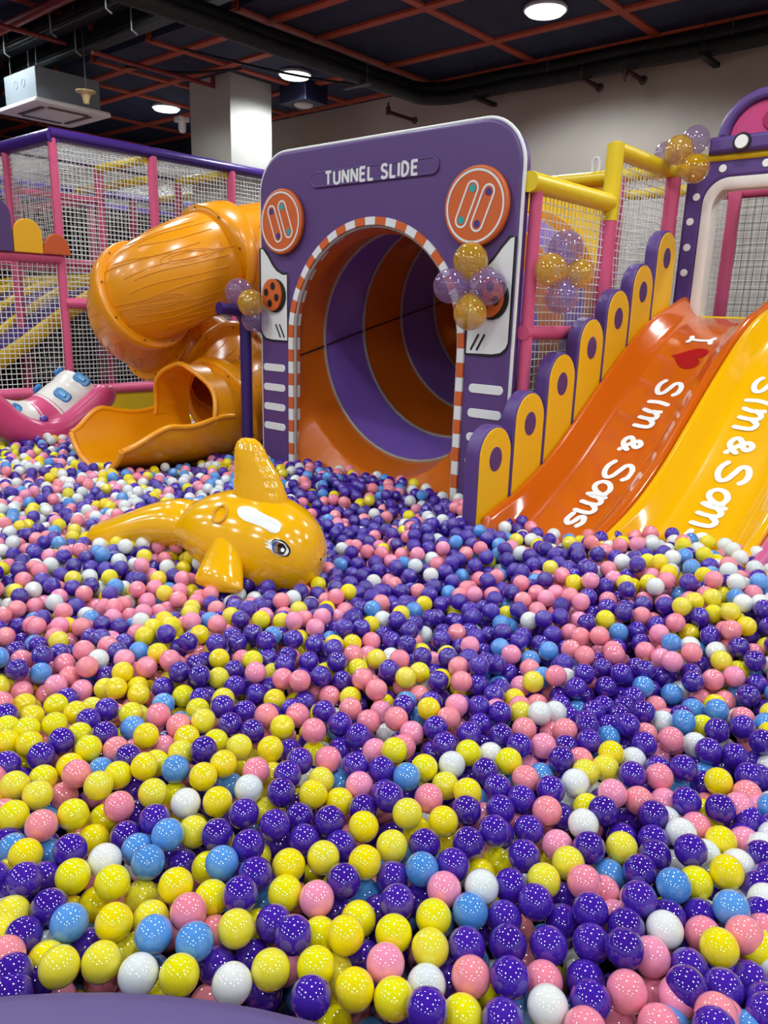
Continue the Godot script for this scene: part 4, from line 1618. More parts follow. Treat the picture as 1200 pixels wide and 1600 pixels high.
# ---------------------------------------------------------------- what hangs from the ceiling and the wall
func ceiling_gear() -> void:
	var blackp := mat("black pipe wrap", Color(0.045, 0.045, 0.05), 0.6)
	blackp.normal_enabled = true
	blackp.normal_texture = noise_tex(0.03, Color.BLACK, Color.WHITE, 4, true, 5, 6.0)
	blackp.uv1_triplanar = true
	blackp.uv1_scale = Vector3(1.5, 1.5, 1.5)
	var red := mat("red pipe", Color(0.50, 0.14, 0.12), 0.5)
	var steel := mat("galvanised steel", Color(0.55, 0.58, 0.58), 0.45, {"metallic": 0.4})
	var grey := mat("grey bracket", Color(0.3, 0.3, 0.3), 0.6)
	# two wrapped pipes that turn along the back wall
	var i := 0
	for e in [[-6.7, 3.80, -8.42, 3.835, 0.085, "upper of two thick black wrapped pipes turning along the back wall"], [-6.55, 3.66, -8.36, 3.715, 0.075, "lower of two thick black wrapped pipes turning along the back wall"]]:
		var t := thing("wrapped_pipe", e[5], "pipe", Vector3(e[0], e[1], -6))
		var pts := [Vector3(e[0], e[1], 2.0)]
		for k in 16:
			pts.append(Vector3(e[0] + sin(k * 1.3) * 0.006, e[1] + sin(k * 2.1) * 0.006, lerpf(0.5, e[2] + 0.6, k / 15.0)))
		for k in 7:
			var a := PI / 2 * k / 6.0
			pts.append(Vector3(e[0] + 0.45 - cos(a) * 0.45, lerpf(e[1], e[3], k / 6.0), e[2] + 0.45 - sin(a) * 0.45))
		for k in 20:
			pts.append(Vector3(lerpf(e[0] + 0.6, 3.0, k / 19.0), e[3] + sin(k * 1.9) * 0.007, e[2] + sin(k * 2.3) * 0.006))
		var g := G()
		g.tube(pts, e[4], 18)
		part("pipe_run", g, blackp, t)
		for k in 3:
			g = G()
			var hx := -5.0 + k * 2.0
			g.tube([Vector3(hx, e[3] - 0.1, e[2] + 0.02), Vector3(hx, 3.96, e[2] + 0.02)], 0.006, 6)
			part("hanger_rod", g, grey, t)
		i += 1
	for k in 3:
		var x: float = [-5.85, -3.2, -6.62][k]
		var z: float = [-8.35, -8.35, -6.95][k]
		var g := G()
		if k < 2:
			g.box(Vector3(x - 0.03, 3.59, z - 0.25), Vector3(x + 0.03, 3.63, z + 0.2), 0.004)
			g.box(Vector3(x - 0.004, 3.6, z + 0.17), Vector3(x + 0.004, 3.95, z + 0.18), 0.001)
		else:
			g.box(Vector3(x - 0.2, 3.575, z - 0.03), Vector3(x + 0.2, 3.6, z + 0.03), 0.003)
			g.box(Vector3(x + 0.15, 3.58, z - 0.004), Vector3(x + 0.16, 3.95, z + 0.004), 0.001)
		tag(obj("pipe_bracket", g, grey if k == 2 else blackp), ["dark bracket carrying the wall pipes, above the wall's bare middle", "dark bracket carrying the wall pipes, nearest the slide gate", "grey channel bracket under the pipes above the tunnel front"][k], "bracket")
	# cable trays in the high part of the ceiling
	for e in [[-5.08, 4.0, 0.1, "deep black cable tray along the ceiling step"], [-4.8, 4.12, 0.06, "shallow black cable tray running beside the deeper one"]]:
		var t := thing("cable_tray", e[3], "cable tray", Vector3(-9, e[1], e[0]))
		var g := G()
		g.box(Vector3(-15.4, e[1] - e[2] * 0.5, e[0] - 0.13), Vector3(-6.0, e[1] + e[2] * 0.5, e[0] + 0.13), 0.01)
		part("tray", g, mat("black tray", Color(0.06, 0.06, 0.065), 0.5), t)
		g = G()
		g.tube([Vector3(-15.4, e[1] - e[2] * 0.5 - 0.03, e[0] + 0.1), Vector3(-6.0, e[1] - e[2] * 0.5 - 0.02, e[0] + 0.1)], 0.03, 10)
		part("cable", g, mat("black tray", Color(0.06, 0.06, 0.065), 0.5), t)
		for k in 6:
			g = G()
			var hx := -12.6 + k * 1.17
			var zz: float = e[0] + 0.16
			g.tube([Vector3(hx, 4.35, zz), Vector3(hx, e[1] + 0.05, zz), Vector3(hx, e[1] - 0.12, zz), Vector3(hx, e[1] - 0.15, zz - 0.06)], 0.011, 6)
			part("hook", g, steel, t)
	# red sprinkler mains
	var g := G()
	g.tube([Vector3(-15.4, 4.2, -4.55), Vector3(2.0, 4.2, -4.55)], 0.055, 14)
	tag(obj("sprinkler_main", g, red), "thick red sprinkler pipe crossing the ceiling above the air conditioner", "pipe")
	for e in [[-8.7, 3.8, -4.9, -6.5, "thin red pipe running from the cable tray to the pale pillar"], [-9.38, 4.02, -4.2, -5.15, "thin red pipe high in front of the cable trays"]]:
		g = G()
		g.tube([Vector3(e[0], e[1], e[2]), Vector3(e[0] + 0.02, e[1], e[3])], 0.024, 10)
		g.tube([Vector3(e[0] + 0.02, e[1] - 0.02, e[3]), Vector3(e[0] + 0.02, e[1] + 0.12, e[3])], 0.028, 10)
		tag(obj("sprinkler_pipe", g, red), e[4], "pipe")
	# thin black conduits
	for e in [[Vector3(-9.2, 3.9, -5.6), Vector3(-8.1, 3.9, -6.5), "thin black conduit sagging between tray and pillar top"], [Vector3(-8.0, 3.88, -5.6), Vector3(-7.1, 3.88, -8.2), "thin black conduit passing the hanging speaker box"]]:
		g = G()
		var path := []
		for k in 13:
			var f := k / 12.0
			path.append(e[0].lerp(e[1], f) + Vector3(0, -0.05 * sin(PI * f), 0.02 * sin(f * 9.0)))
		g.tube(path, 0.014, 8)
		tag(obj("conduit", g, blackp), e[2], "conduit")
	# sprinkler stubs out of the wall
	var st := [[-7.144, 3.605, 0.52, "dark red sprinkler stub on the wall above the tunnel front"], [-4.484, 3.605, 0.42, "dark red sprinkler stub on the wall with upright head"], [-3.982, 3.605, 0.42, "dark red sprinkler stub on the wall with hanging head, nearest the gate"]]
	for k in 3:
		var e = st[k]
		var t := thing("sprinkler_stub", e[3], "sprinkler", Vector3(e[0], e[1], -8.6))
		g = G()
		g.tube([Vector3(e[0], e[1], -8.64), Vector3(e[0], e[1], -8.63 + e[2])], 0.024, 12)
		part("pipe_arm", g, mat("dark red pipe", Color(0.22, 0.07, 0.07), 0.5), t)
		g = G()
		g.lathe([Vector2(0.001, -0.02), Vector2(0.05, -0.02), Vector2(0.045, 0.0), Vector2(0.028, 0.02)], Transform3D(Basis(Vector3(1, 0, 0), -PI / 2), Vector3(e[0], e[1], -8.62)).rotated_local(Vector3(1, 0, 0), PI))
		part("wall_flange", g, grey, t)
		g = G()
		var dy := -1.0 if k == 2 else 1.0
		g.tube([Vector3(e[0], e[1] - 0.03 * dy, -8.61 + e[2]), Vector3(e[0], e[1] + 0.06 * dy, -8.61 + e[2])], 0.031, 10)
		g.tube([Vector3(e[0], e[1] + 0.06 * dy, -8.61 + e[2]), Vector3(e[0], e[1] + 0.11 * dy, -8.61 + e[2])], 0.012, 8)
		part("sprinkler_head", g, mat("dark red pipe", Color(0.22, 0.07, 0.07), 0.5), t)
	# ceiling cassette air conditioner
	var t := thing("air_conditioner", "hanging ceiling cassette air conditioner, grey case with white face", "air conditioner", Vector3(-10.2, 3.42, -5.15))
	g = G()
	g.box(Vector3(-10.62, 3.46, -5.58), Vector3(-9.78, 3.82, -4.76), 0.012)
	part("case", g, mat("grey steel case", Color(0.52, 0.56, 0.58), 0.5), t)
	g = G()
	var fo := rounded(-10.72, 4.68, -9.65, 5.66, [0.06, 0.06, 0.06, 0.06], 5)
	g.extrude(fo, 0.05, 0.012, Transform3D(Basis(Vector3(1, 0, 0), Vector3(0, 0, -1), Vector3(0, -1, 0)), Vector3(0, 3.41, 0)))
	var facep := part("face_panel", g, mat("white plastic face", Color(0.88, 0.84, 0.83), 0.45), t)
	for e in [[-10.5, -5.5, -9.87, -5.44], [-10.5, -4.9, -9.87, -4.84], [-10.56, -5.42, -10.5, -4.92], [-9.87, -5.42, -9.81, -4.92]]:
		g = G()
		g.box(Vector3(e[0], 3.4, e[1]), Vector3(e[2], 3.412, e[3]), 0.003)
		part("air_slot", g, mat("shaded slot", Color(0.3, 0.28, 0.27), 0.6), facep)
	g = G()
	g.box(Vector3(-10.44, 3.398, -5.4), Vector3(-9.93, 3.41, -4.94), 0.004)
	part("grille", g, mat("white plastic face", Color(0.88, 0.84, 0.83), 0.45), facep)
	for c in [[-10.55, -4.82], [-9.85, -4.82], [-10.55, -5.5], [-9.85, -5.5]]:
		g = G()
		g.tube([Vector3(c[0], 3.8, c[1]), Vector3(c[0], 4.36 if c[1] > -5.3 else 3.96, c[1])], 0.008, 6)
		part("hanger_rod", g, grey, t)
	for c in [-10.3, -10.1]:
		g = G()
		var ring := []
		for k in 22:
			ring.append(Vector3(c + cos(TAU * k / 20) * 0.045, 3.68 + sin(TAU * k / 20) * 0.045, -4.758))
		g.tube(ring, 0.003, 5, false)
		part("knockout", g, mat("grey steel case", Color(0.52, 0.56, 0.58), 0.5), t)
	for c in [-5.3, -4.95]:
		g = G()
		var ring := []
		for k in 22:
			ring.append(Vector3(-9.778, 3.66 + sin(TAU * k / 20) * 0.06, c + cos(TAU * k / 20) * 0.06))
		g.tube(ring, 0.003, 5, false)
		part("knockout", g, mat("grey steel case", Color(0.52, 0.56, 0.58), 0.5), t)
	# bell-shaped cream detector
	t = thing("bell_sounder", "cream bell-shaped sounder hanging in front of the air conditioner", "sounder", Vector3(-8.93, 3.4, -4.92))
	g = G()
	g.lathe([Vector2(0.001, -0.08), Vector2(0.03, -0.08), Vector2(0.04, -0.02), Vector2(0.06, 0.02), Vector2(0.11, 0.04), Vector2(0.11, 0.052), Vector2(0.03, 0.06), Vector2(0.001, 0.06)])
	obj("bell", g, mat("cream plastic", Color(0.78, 0.68, 0.48), 0.5), t)
	g = G()
	g.tube([Vector3(0, 0.05, 0), Vector3(0.01, 0.12, 0), Vector3(0, 0.96, 0)], 0.006, 6)
	obj("cord", g, grey, t)
	# hanging speaker box
	t = thing("speaker_box", "dark blue box with round speaker underneath, hanging beside the pillar", "speaker", Vector3(-8.15, 3.84, -7.55))
	g = G()
	g.box(Vector3(-0.25, -0.12, -0.2), Vector3(0.25, 0.11, 0.2), 0.01)
	obj("box", g, mat("navy box", Color(0.07, 0.08, 0.2), 0.5), t)
	g = G()
	g.lathe([Vector2(0.001, -0.155), Vector2(0.09, -0.15), Vector2(0.12, -0.135), Vector2(0.125, -0.118)])
	obj("speaker_cone", g, mat("cream speaker", Color(0.75, 0.73, 0.7), 0.5), t)
	# white camera dome
	t = thing("security_camera", "small white security camera hanging from the ceiling, behind the netted frame", "camera", Vector3(-10.94, 3.8, -7.59))
	g = G()
	g.box(Vector3(-0.09, 0.06, -0.09), Vector3(0.09, 0.14, 0.09), 0.02)
	obj("camera_mount", g, mat("white plastic face", Color(0.88, 0.84, 0.83), 0.45), t)
	g = G()
	g.lathe([Vector2(0.001, -0.09), Vector2(0.035, -0.085), Vector2(0.06, -0.05), Vector2(0.06, 0.07)])
	obj("camera_head", g, mat("white plastic face", Color(0.88, 0.84, 0.83), 0.45), t)

# ---------------------------------------------------------------- the balls
const BR := 0.035
const ANCHORS := [[-6.03, -2.72, 35, 15, 30, 15, 5], [-4.45, -2.17, 25, 20, 12, 38, 5], [-3.46, -1.52, 30, 22, 22, 20, 6], [-4.82, -2.94, 25, 20, 20, 22, 13], [-4.43, -3.22, 28, 22, 12, 20, 18], [-3.03, -1.83, 25, 25, 22, 24, 4], [-2.90, -1.36, 28, 30, 16, 20, 6], [-2.61, -1.88, 25, 38, 20, 12, 5], [-2.44, -1.04, 24, 30, 32, 8, 6], [-2.10, -1.17, 28, 28, 34, 4, 6], [-3.94, -3.62, 38, 22, 6, 22, 12], [-3.03, -3.03, 55, 20, 5, 12, 8], [-2.98, -3.55, 50, 26, 5, 11, 8], [-2.27, -3.25, 55, 22, 5, 10, 8], [-2.17, -2.34, 62, 20, 8, 5, 5], [-2.17, -2.00, 50, 25, 16, 5, 4], [-1.79, -1.68, 42, 16, 28, 3, 11], [-1.83, -2.45, 60, 22, 7, 6, 5], [-1.73, -2.79, 58, 22, 6, 6, 8], [-1.94, -3.62, 32, 22, 6, 25, 15], [-1.55, -3.37, 38, 26, 10, 14, 12], [-1.49, -3.75, 25, 20, 16, 32, 7], [-1.05, -3.61, 12, 22, 14, 46, 6], [-0.95, -3.14, 20, 22, 22, 28, 8], [-1.07, -2.91, 35, 25, 18, 14, 8], [-1.26, -2.63, 48, 34, 8, 5, 5], [-1.29, -2.11, 60, 20, 8, 6, 6], [-1.45, -1.82, 35, 28, 22, 8, 7], [-0.95, -2.24, 60, 20, 6, 6, 8], [-0.72, -2.60, 35, 25, 20, 8, 12], [-1.91, -1.36, 38, 28, 26, 3, 5], [-0.75, -3.3, 10, 20, 14, 50, 6], [-0.6, -3.05, 14, 22, 20, 38, 6]]

func ball_color_key(x: float, z: float) -> String:
	var w := [0.0, 0.0, 0.0, 0.0, 0.0]
	for a in ANCHORS:
		var d := Vector2(x - a[0], z - a[1]).length_squared() + 0.01
		for k in 5:
			w[k] += a[2 + k] * (0.8 if k == 2 else 1.0) / (d * d)
	var tot := 0.0
	for v in w:
		tot += v
	var r := rng.randf() * tot
	for k in 5:
		r -= w[k]
		if r <= 0:
			return "PKYWB"[k]
	return "P"

var cells := {}
var centers: Array = []
var keys: Array = []
func cell_of(x: float, z: float) -> int:
	return int(floor(x / 0.07)) * 4096 + int(floor(z / 0.07))

func put_ball(p: Vector3, key: String) -> void:
	var c := cell_of(p.x, p.z)
	if not cells.has(c):
		cells[c] = PackedVector3Array()
	var l: PackedVector3Array = cells[c]
	l.append(p)
	cells[c] = l
	centers.append(p)
	keys.append(key)

func rest(x: float, z: float, floor_y: float) -> Array:
	# height at which a ball dropped here comes to rest, and the ball that stops it
	var y := floor_y
	var who := Vector3.ZERO
	var d2 := 4.0 * BR * BR
	var cx := int(floor(x / 0.07))
	var cz := int(floor(z / 0.07))
	for i in range(cx - 1, cx + 2):
		for j in range(cz - 1, cz + 2):
			var c := i * 4096 + j
			if cells.has(c):
				for q: Vector3 in cells[c]:
					var h := (q.x - x) * (q.x - x) + (q.z - z) * (q.z - z)
					if h < d2:
						var yy := q.y + sqrt(d2 - h)
						if yy > y:
							y = yy
							who = q
	return [y, who]

func floor_at(x: float, z: float) -> float:
	# the pit floor, or the foot of a slide lane
	if x > -2.06 and z < -3.2:
		return bed_at(bed_s(z))[0].y + BR * 1.15
	return -0.2 + BR

func in_pit(x: float, z: float) -> bool:
	# inside the pit and within (or just beyond) what could be seen
	if x > -2.2 and z < -3.1:
		return x > -2.05 and z > -3.62 and x < 1.4
	if x > -4.4 and x <= -2.2 and z < -3.58:
		return absf(x + 3.32) < 0.66 and z > -3.72
	if x <= -8.3 or z < -5.75:
		return false
	if absf(x + 5.03) < 0.24 and z < -2.74 and z > -4.1:
		return false
	var v := Vector2(x, z)
	if v.distance_to(Vector2(-0.14, 0.437)) < 1.245:
		return false
	var depth := -0.6339 * x - 0.7303 * z
	var side := 0.7501 * x - 0.6607 * z
	return depth > 0.4 and side < depth * 0.8 + 0.8 and side > -(depth * 0.62 + 0.4)

func pit_height(x: float, z: float, n: FastNoiseLite) -> float:
	var h := 0.0 + n.get_noise_2d(x, z) * 0.05
	h += 0.085 * smoothstep(-2.9, -3.6, z) * smoothstep(-4.9, -4.2, x) * smoothstep(-1.9, -2.5, x)
	h += 0.05 * exp(-Vector2(x + 5.9, z + 2.75).length_squared() * 12.0)
	h += 0.09 * smoothstep(-2.4, -3.05, z) * smoothstep(-2.6, -2.2, x)
	h += 0.04 * smoothstep(-4.4, -5.0, x) * smoothstep(-2.3, -3.0, z)
	h -= 0.06 * smoothstep(-4.5, -5.2, z)
	h += 0.075 * smoothstep(-1.9, -1.2, x) * smoothstep(-2.2, -2.75, z)
	h += 0.045 * exp(-Vector2(x + 3.2, z + 1.68).length_squared() * 9.0)
	h -= 0.13 * smoothstep(-6.6, -7.5, x)
	return h

func balls() -> void:
	rng.seed = 2024
	var n := FastNoiseLite.new()
	n.seed = 5
	n.frequency = 1.1
	var seen := {
		"P": [Vector3(-1403, 0, -624), Vector3(-1372, 12, -513), Vector3(-1397, -30, -561), Vector3(-1278, 1, -518), Vector3(-1249, -3, -454), Vector3(-1175, 2, -402), Vector3(-1253, -57, -798), Vector3(-1194, -58, -546), Vector3(-1438, 0, -476), Vector3(-1135, 4, -890), Vector3(-1216, 2, -867), Vector3(-1057, 3, -845), Vector3(-1027, 12, -783), Vector3(-907, 8, -952), Vector3(-1009, -20, -1047), Vector3(-940, -9, -794), Vector3(-875, 12, -786), Vector3(-974, -51, -684), Vector3(-943, -58, -745), Vector3(-759, 5, -721), Vector3(-912, -59, -935), Vector3(-791, -61, -889), Vector3(-840, -49, -984), Vector3(-861, 0, -1160), Vector3(-776, 2, -1150), Vector3(-785, 12, -1218), Vector3(-778, -25, -1333), Vector3(-681, 0, -1280), Vector3(-864, -25, -1056), Vector3(-794, 2, -988), Vector3(-659, -9, -1193), Vector3(-592, 3, -1177), Vector3(-628, -22, -1121), Vector3(-633, -5, -999), Vector3(-577, 0, -1052), Vector3(-519, 0, -1101), Vector3(-545, -37, -1208), Vector3(-529, 10, -982), Vector3(-594, 16, -829), Vector3(-496, 1, -909), Vector3(-637, -56, -952), Vector3(-584, -52, -1279), Vector3(-808, -61, -1076), Vector3(-588, 4, -1399), Vector3(-501, -14, -1544), Vector3(-473, -3, -1482), Vector3(-410, 26, -1515), Vector3(-298, 0, -1639), Vector3(-477, -3, -1414), Vector3(-435, 22, -1305), Vector3(-387, -18, -1344), Vector3(-345, -29, -1404), Vector3(-366, -64, -1518), Vector3(-497, 10, -1223), Vector3(-430, 5, -1238), Vector3(-463, 0, -1161), Vector3(-400, 32, -1159), Vector3(-309, -12, -1242), Vector3(-244, 2, -1224), Vector3(-219, -21, -1300), Vector3(-179, -1, -1247), Vector3(-406, 0, -1044), Vector3(-441, -24, -1099), Vector3(-261, 7, -1568), Vector3(-1898, -5, -985), Vector3(-2064, -2, -770), Vector3(-1787, 5, -742), Vector3(-1810, 10, -807), Vector3(-1879, -5, -919), Vector3(-1776, -1, -911), Vector3(-1818, 0, -667), Vector3(-1757, -61, -883), Vector3(-1633, -4, -897), Vector3(-1577, -65, -882), Vector3(-1361, 1, -802), Vector3(-1389, -27, -745), Vector3(-1474, -52, -819), Vector3(-1664, 1, -1220), Vector3(-1627, -23, -1273), Vector3(-1575, -4, -1179), Vector3(-1512, -11, -1208), Vector3(-1512, 6, -1045), Vector3(-1299, -2, -1190), Vector3(-1273, 2, -1126), Vector3(-1459, -22, -1435), Vector3(-1352, -1, -1393), Vector3(-1276, -4, -1388), Vector3(-1178, 1, -1274), Vector3(-1317, -52, -1361), Vector3(-1228, 3, -1065), Vector3(-1116, 2, -1305), Vector3(-1060, -16, -1254), Vector3(-1060, -18, -1177), Vector3(-1233, 0, -956), Vector3(-1144, 6, -973), Vector3(-1151, -22, -1053), Vector3(-1070, 0, -1073), Vector3(-1086, -22, -1008), Vector3(-1154, -59, -993), Vector3(-1409, -48, -1253), Vector3(-1301, -14, -1615), Vector3(-1144, -1, -1566), Vector3(-1073, -1, -1516), Vector3(-1125, -4, -1755), Vector3(-1056, 0, -1764), Vector3(-1082, -22, -1699), Vector3(-1054, 1, -1602), Vector3(-985, 0, -1658), Vector3(-1036, -51, -1644), Vector3(-1013, 17, -1216), Vector3(-1030, -63, -1557), Vector3(-924, -4, -1491), Vector3(-986, -58, -1858), Vector3(-921, -35, -1938), Vector3(-913, 10, -1636), Vector3(-833, -11, -1749), Vector3(-797, 11, -1655), Vector3(-893, -70, -1717), Vector3(-864, -7, -1456), Vector3(-769, -50, -1643), Vector3(-754, 6, -1524), Vector3(-795, -6, -1457), Vector3(-813, -9, -1391), Vector3(-864, 0, -1322), Vector3(-762, 19, -1283), Vector3(-732, -22, -1388), Vector3(-717, -51, -1519), Vector3(-1118, -52, -1527), Vector3(-868, -12, -1986), Vector3(-858, -15, -1919), Vector3(-827, 7, -1861), Vector3(-791, 1, -1802), Vector3(-806, -26, -1962), Vector3(-803, -22, -2031), Vector3(-746, 8, -1949), Vector3(-868, -23, -2055), Vector3(-746, 4, -2060), Vector3(-827, -30, -2109), Vector3(-670, -23, -2166), Vector3(-551, 2, -2113), Vector3(-504, 0, -2188), Vector3(-435, 9, -2126), Vector3(-677, -4, -1906), Vector3(-529, 8, -1977), Vector3(-473, -1, -2016), Vector3(-440, -60, -2128), Vector3(-747, -61, -1948), Vector3(-635, 4, -1729), Vector3(-609, -20, -1841), Vector3(-547, 10, -1841), Vector3(-414, 0, -1943), Vector3(-507, -42, -1889), Vector3(-662, -36, -1631), Vector3(-602, -63, -1760), Vector3(-490, 6, -1712), Vector3(-417, 14, -1729), Vector3(-362, -8, -1764), Vector3(-617, 15, -1526), Vector3(-600, -66, -1630), Vector3(-528, 6, -1604), Vector3(-565, -31, -1524), Vector3(-388, -50, -2041)],
		"Y": [Vector3(-1459, -2, -553), Vector3(-1324, 2, -589), Vector3(-1247, 4, -633), Vector3(-1232, -56, -686), Vector3(-1280, -54, -611), Vector3(-1152, 0, -718), Vector3(-1150, 5, -581), Vector3(-1319, -5, -463), Vector3(-1185, -24, -466), Vector3(-1124, 9, -462), Vector3(-1088, 0, -521), Vector3(-1128, -59, -590), Vector3(-1132, -21, -647), Vector3(-963, 1, -598), Vector3(-1029, 0, -912), Vector3(-977, -2, -856), Vector3(-994, 0, -979), Vector3(-913, 8, -1022), Vector3(-1085, -14, -756), Vector3(-973, 2, -730), Vector3(-856, 0, -715), Vector3(-802, -1, -774), Vector3(-865, -24, -844), Vector3(-806, 10, -854), Vector3(-837, -21, -922), Vector3(-719, 0, -786), Vector3(-1153, -53, -924), Vector3(-992, -54, -796), Vector3(-803, -51, -822), Vector3(-1189, -42, -821), Vector3(-910, 0, -1107), Vector3(-612, 0, -1244), Vector3(-600, 0, -1327), Vector3(-747, -57, -1281), Vector3(-749, -46, -1214), Vector3(-718, 0, -1008), Vector3(-678, -1, -946), Vector3(-749, 0, -925), Vector3(-557, -12, -880), Vector3(-660, -5, -822), Vector3(-539, -5, -1460), Vector3(-383, -7, -1638), Vector3(-378, -8, -1466), Vector3(-333, 18, -1512), Vector3(-277, 17, -1296), Vector3(-1830, -8, -1023), Vector3(-1916, 0, -840), Vector3(-1948, -8, -918), Vector3(-2046, -25, -834), Vector3(-2054, -22, -910), Vector3(-1938, 5, -774), Vector3(-1999, -4, -745), Vector3(-1916, 3, -708), Vector3(-1856, 7, -744), Vector3(-1834, -10, -869), Vector3(-1745, -3, -848), Vector3(-1881, -57, -734), Vector3(-1724, -19, -785), Vector3(-1567, 3, -779), Vector3(-1591, -10, -843), Vector3(-1550, 9, -895), Vector3(-1585, -22, -946), Vector3(-1682, 3, -980), Vector3(-1615, -11, -1063), Vector3(-1569, -16, -1013), Vector3(-1717, 0, -643), Vector3(-1727, -22, -716), Vector3(-1640, 0, -664), Vector3(-1605, 0, -591), Vector3(-1513, 0, -686), Vector3(-1510, -50, -758), Vector3(-1448, 2, -853), Vector3(-1460, -50, -704), Vector3(-1475, -58, -928), Vector3(-1638, 2, -1135), Vector3(-1456, -1, -1269), Vector3(-1555, -21, -1115), Vector3(-1461, 0, -1122), Vector3(-1422, 5, -1041), Vector3(-1414, 5, -973), Vector3(-1397, -2, -1175), Vector3(-1218, -21, -1188), Vector3(-1170, 1, -1116), Vector3(-1128, -26, -1164), Vector3(-1313, 0, -941), Vector3(-1281, -15, -850), Vector3(-1001, -1, -1113), Vector3(-1259, -54, -1041), Vector3(-1366, -60, -1306), Vector3(-1355, -48, -1145), Vector3(-1223, 0, -1636), Vector3(-1146, 6, -1390), Vector3(-1006, -4, -1531), Vector3(-1047, -3, -1394), Vector3(-976, -21, -1391), Vector3(-901, 1, -1380), Vector3(-895, 9, -1555), Vector3(-946, 14, -1202), Vector3(-879, 0, -1252), Vector3(-939, -50, -1235), Vector3(-1021, -10, -1823), Vector3(-602, -23, -2152), Vector3(-721, 0, -1791), Vector3(-704, -3, -1721), Vector3(-728, 3, -1657), Vector3(-463, 2, -1859), Vector3(-669, -19, -1556), Vector3(-421, -53, -1717), Vector3(-465, -43, -1768)],
		"B": [Vector3(-1209, 6, -523), Vector3(-1246, 5, -714), Vector3(-1322, -18, -734), Vector3(-1073, 2, -617), Vector3(-1525, -25, -555), Vector3(-1502, -59, -615), Vector3(-1136, 2, -820), Vector3(-1000, 6, -656), Vector3(-901, -64, -1013), Vector3(-1041, -63, -855), Vector3(-813, 6, -1091), Vector3(-674, 2, -1068), Vector3(-520, -70, -1010), Vector3(-538, -43, -1403), Vector3(-403, 11, -1404), Vector3(-293, 14, -1416), Vector3(-185, -11, -1179), Vector3(-1683, -41, -846), Vector3(-1487, 8, -942), Vector3(-1770, -15, -992), Vector3(-1284, 11, -786), Vector3(-1208, -57, -1249), Vector3(-1414, -62, -1053), Vector3(-1272, -58, -1660), Vector3(-1049, 3, -1325), Vector3(-831, -36, -1618), Vector3(-892, -59, -1567), Vector3(-898, -67, -1453), Vector3(-779, -24, -1898), Vector3(-640, 2, -2095), Vector3(-592, 0, -2236), Vector3(-457, 0, -2252), Vector3(-526, -58, -1958), Vector3(-552, -59, -1840), Vector3(-332, 2, -1833)],
		"W": [Vector3(-1324, -2, -659), Vector3(-1017, 0, -551), Vector3(-882, 0, -650), Vector3(-693, 5, -1135), Vector3(-453, 4, -981), Vector3(-642, -16, -890), Vector3(-459, -3, -1598), Vector3(-396, -11, -1571), Vector3(-328, -3, -1577), Vector3(-298, -6, -1739), Vector3(-455, -23, -1353), Vector3(-301, -42, -1507), Vector3(-251, 3, -1499), Vector3(-372, 6, -1281), Vector3(-194, -22, -1364), Vector3(-234, -82, -1415), Vector3(-451, -60, -1555), Vector3(-1362, 0, -886), Vector3(-1299, 0, -1023), Vector3(-1002, -1, -1452), Vector3(-971, -22, -1588), Vector3(-955, 19, -1815), Vector3(-941, -1, -1882), Vector3(-734, -59, -1585), Vector3(-780, -79, -1375), Vector3(-702, -28, -2103), Vector3(-582, -22, -2034), Vector3(-678, -23, -1839), Vector3(-722, 9, -1590), Vector3(-664, -59, -1730), Vector3(-633, 7, -1459), Vector3(-514, -32, -1659), Vector3(-709, -61, -1676)],
		"K": [Vector3(-1070, 5, -691), Vector3(-915, 4, -884), Vector3(-1032, -45, -723), Vector3(-657, -22, -1387), Vector3(-745, 5, -1077), Vector3(-587, -2, -947), Vector3(-492, -13, -1036), Vector3(-715, 0, -863), Vector3(-348, -22, -1695), Vector3(-543, 9, -1287), Vector3(-521, -34, -1337), Vector3(-234, -16, -1435), Vector3(-252, 16, -1361), Vector3(-368, -1, -1209), Vector3(-318, -14, -1342), Vector3(-366, 6, -1100), Vector3(-297, 0, -1155), Vector3(-231, 23, -1141), Vector3(-299, 0, -1077), Vector3(-347, -62, -1185), Vector3(-304, -60, -1606), Vector3(-473, -35, -1287), Vector3(-384, 9, -980), Vector3(-256, -52, -1356), Vector3(-373, -62, -1092), Vector3(-1842, -58, -819), Vector3(-1648, 5, -765), Vector3(-1709, -17, -905), Vector3(-1719, -53, -964), Vector3(-1757, 0, -1066), Vector3(-1681, -9, -1082), Vector3(-1672, -50, -1027), Vector3(-1670, -55, -738), Vector3(-1514, 9, -614), Vector3(-1463, 0, -773), Vector3(-1530, 4, -1274), Vector3(-1473, 0, -1342), Vector3(-1344, 0, -1083), Vector3(-1524, -62, -1253), Vector3(-1368, 9, -1306), Vector3(-1327, -22, -1487), Vector3(-1416, -22, -1503), Vector3(-1250, -1, -1246), Vector3(-1210, -22, -1384), Vector3(-1125, -12, -1232), Vector3(-1259, -3, -1530), Vector3(-1148, -1, -1635), Vector3(-1193, -19, -1521), Vector3(-1168, -22, -1454), Vector3(-1172, 3, -1705), Vector3(-957, 0, -1297), Vector3(-956, 0, -1733), Vector3(-919, -38, -1828), Vector3(-867, 2, -1807), Vector3(-869, 5, -1689), Vector3(-822, -46, -1686), Vector3(-889, -53, -1650), Vector3(-828, 0, -1529), Vector3(-723, 0, -1453), Vector3(-1057, -27, -1879), Vector3(-863, -56, -1394), Vector3(-530, -22, -2284), Vector3(-710, -28, -1997), Vector3(-627, 6, -1966), Vector3(-773, -10, -1717), Vector3(-657, -56, -1960), Vector3(-582, 0, -1776), Vector3(-394, -4, -1863), Vector3(-630, 17, -1601), Vector3(-581, -2, -1646), Vector3(-546, -31, -1727), Vector3(-447, -17, -1664), Vector3(-475, -64, -1833)],
	}
	var measured := []
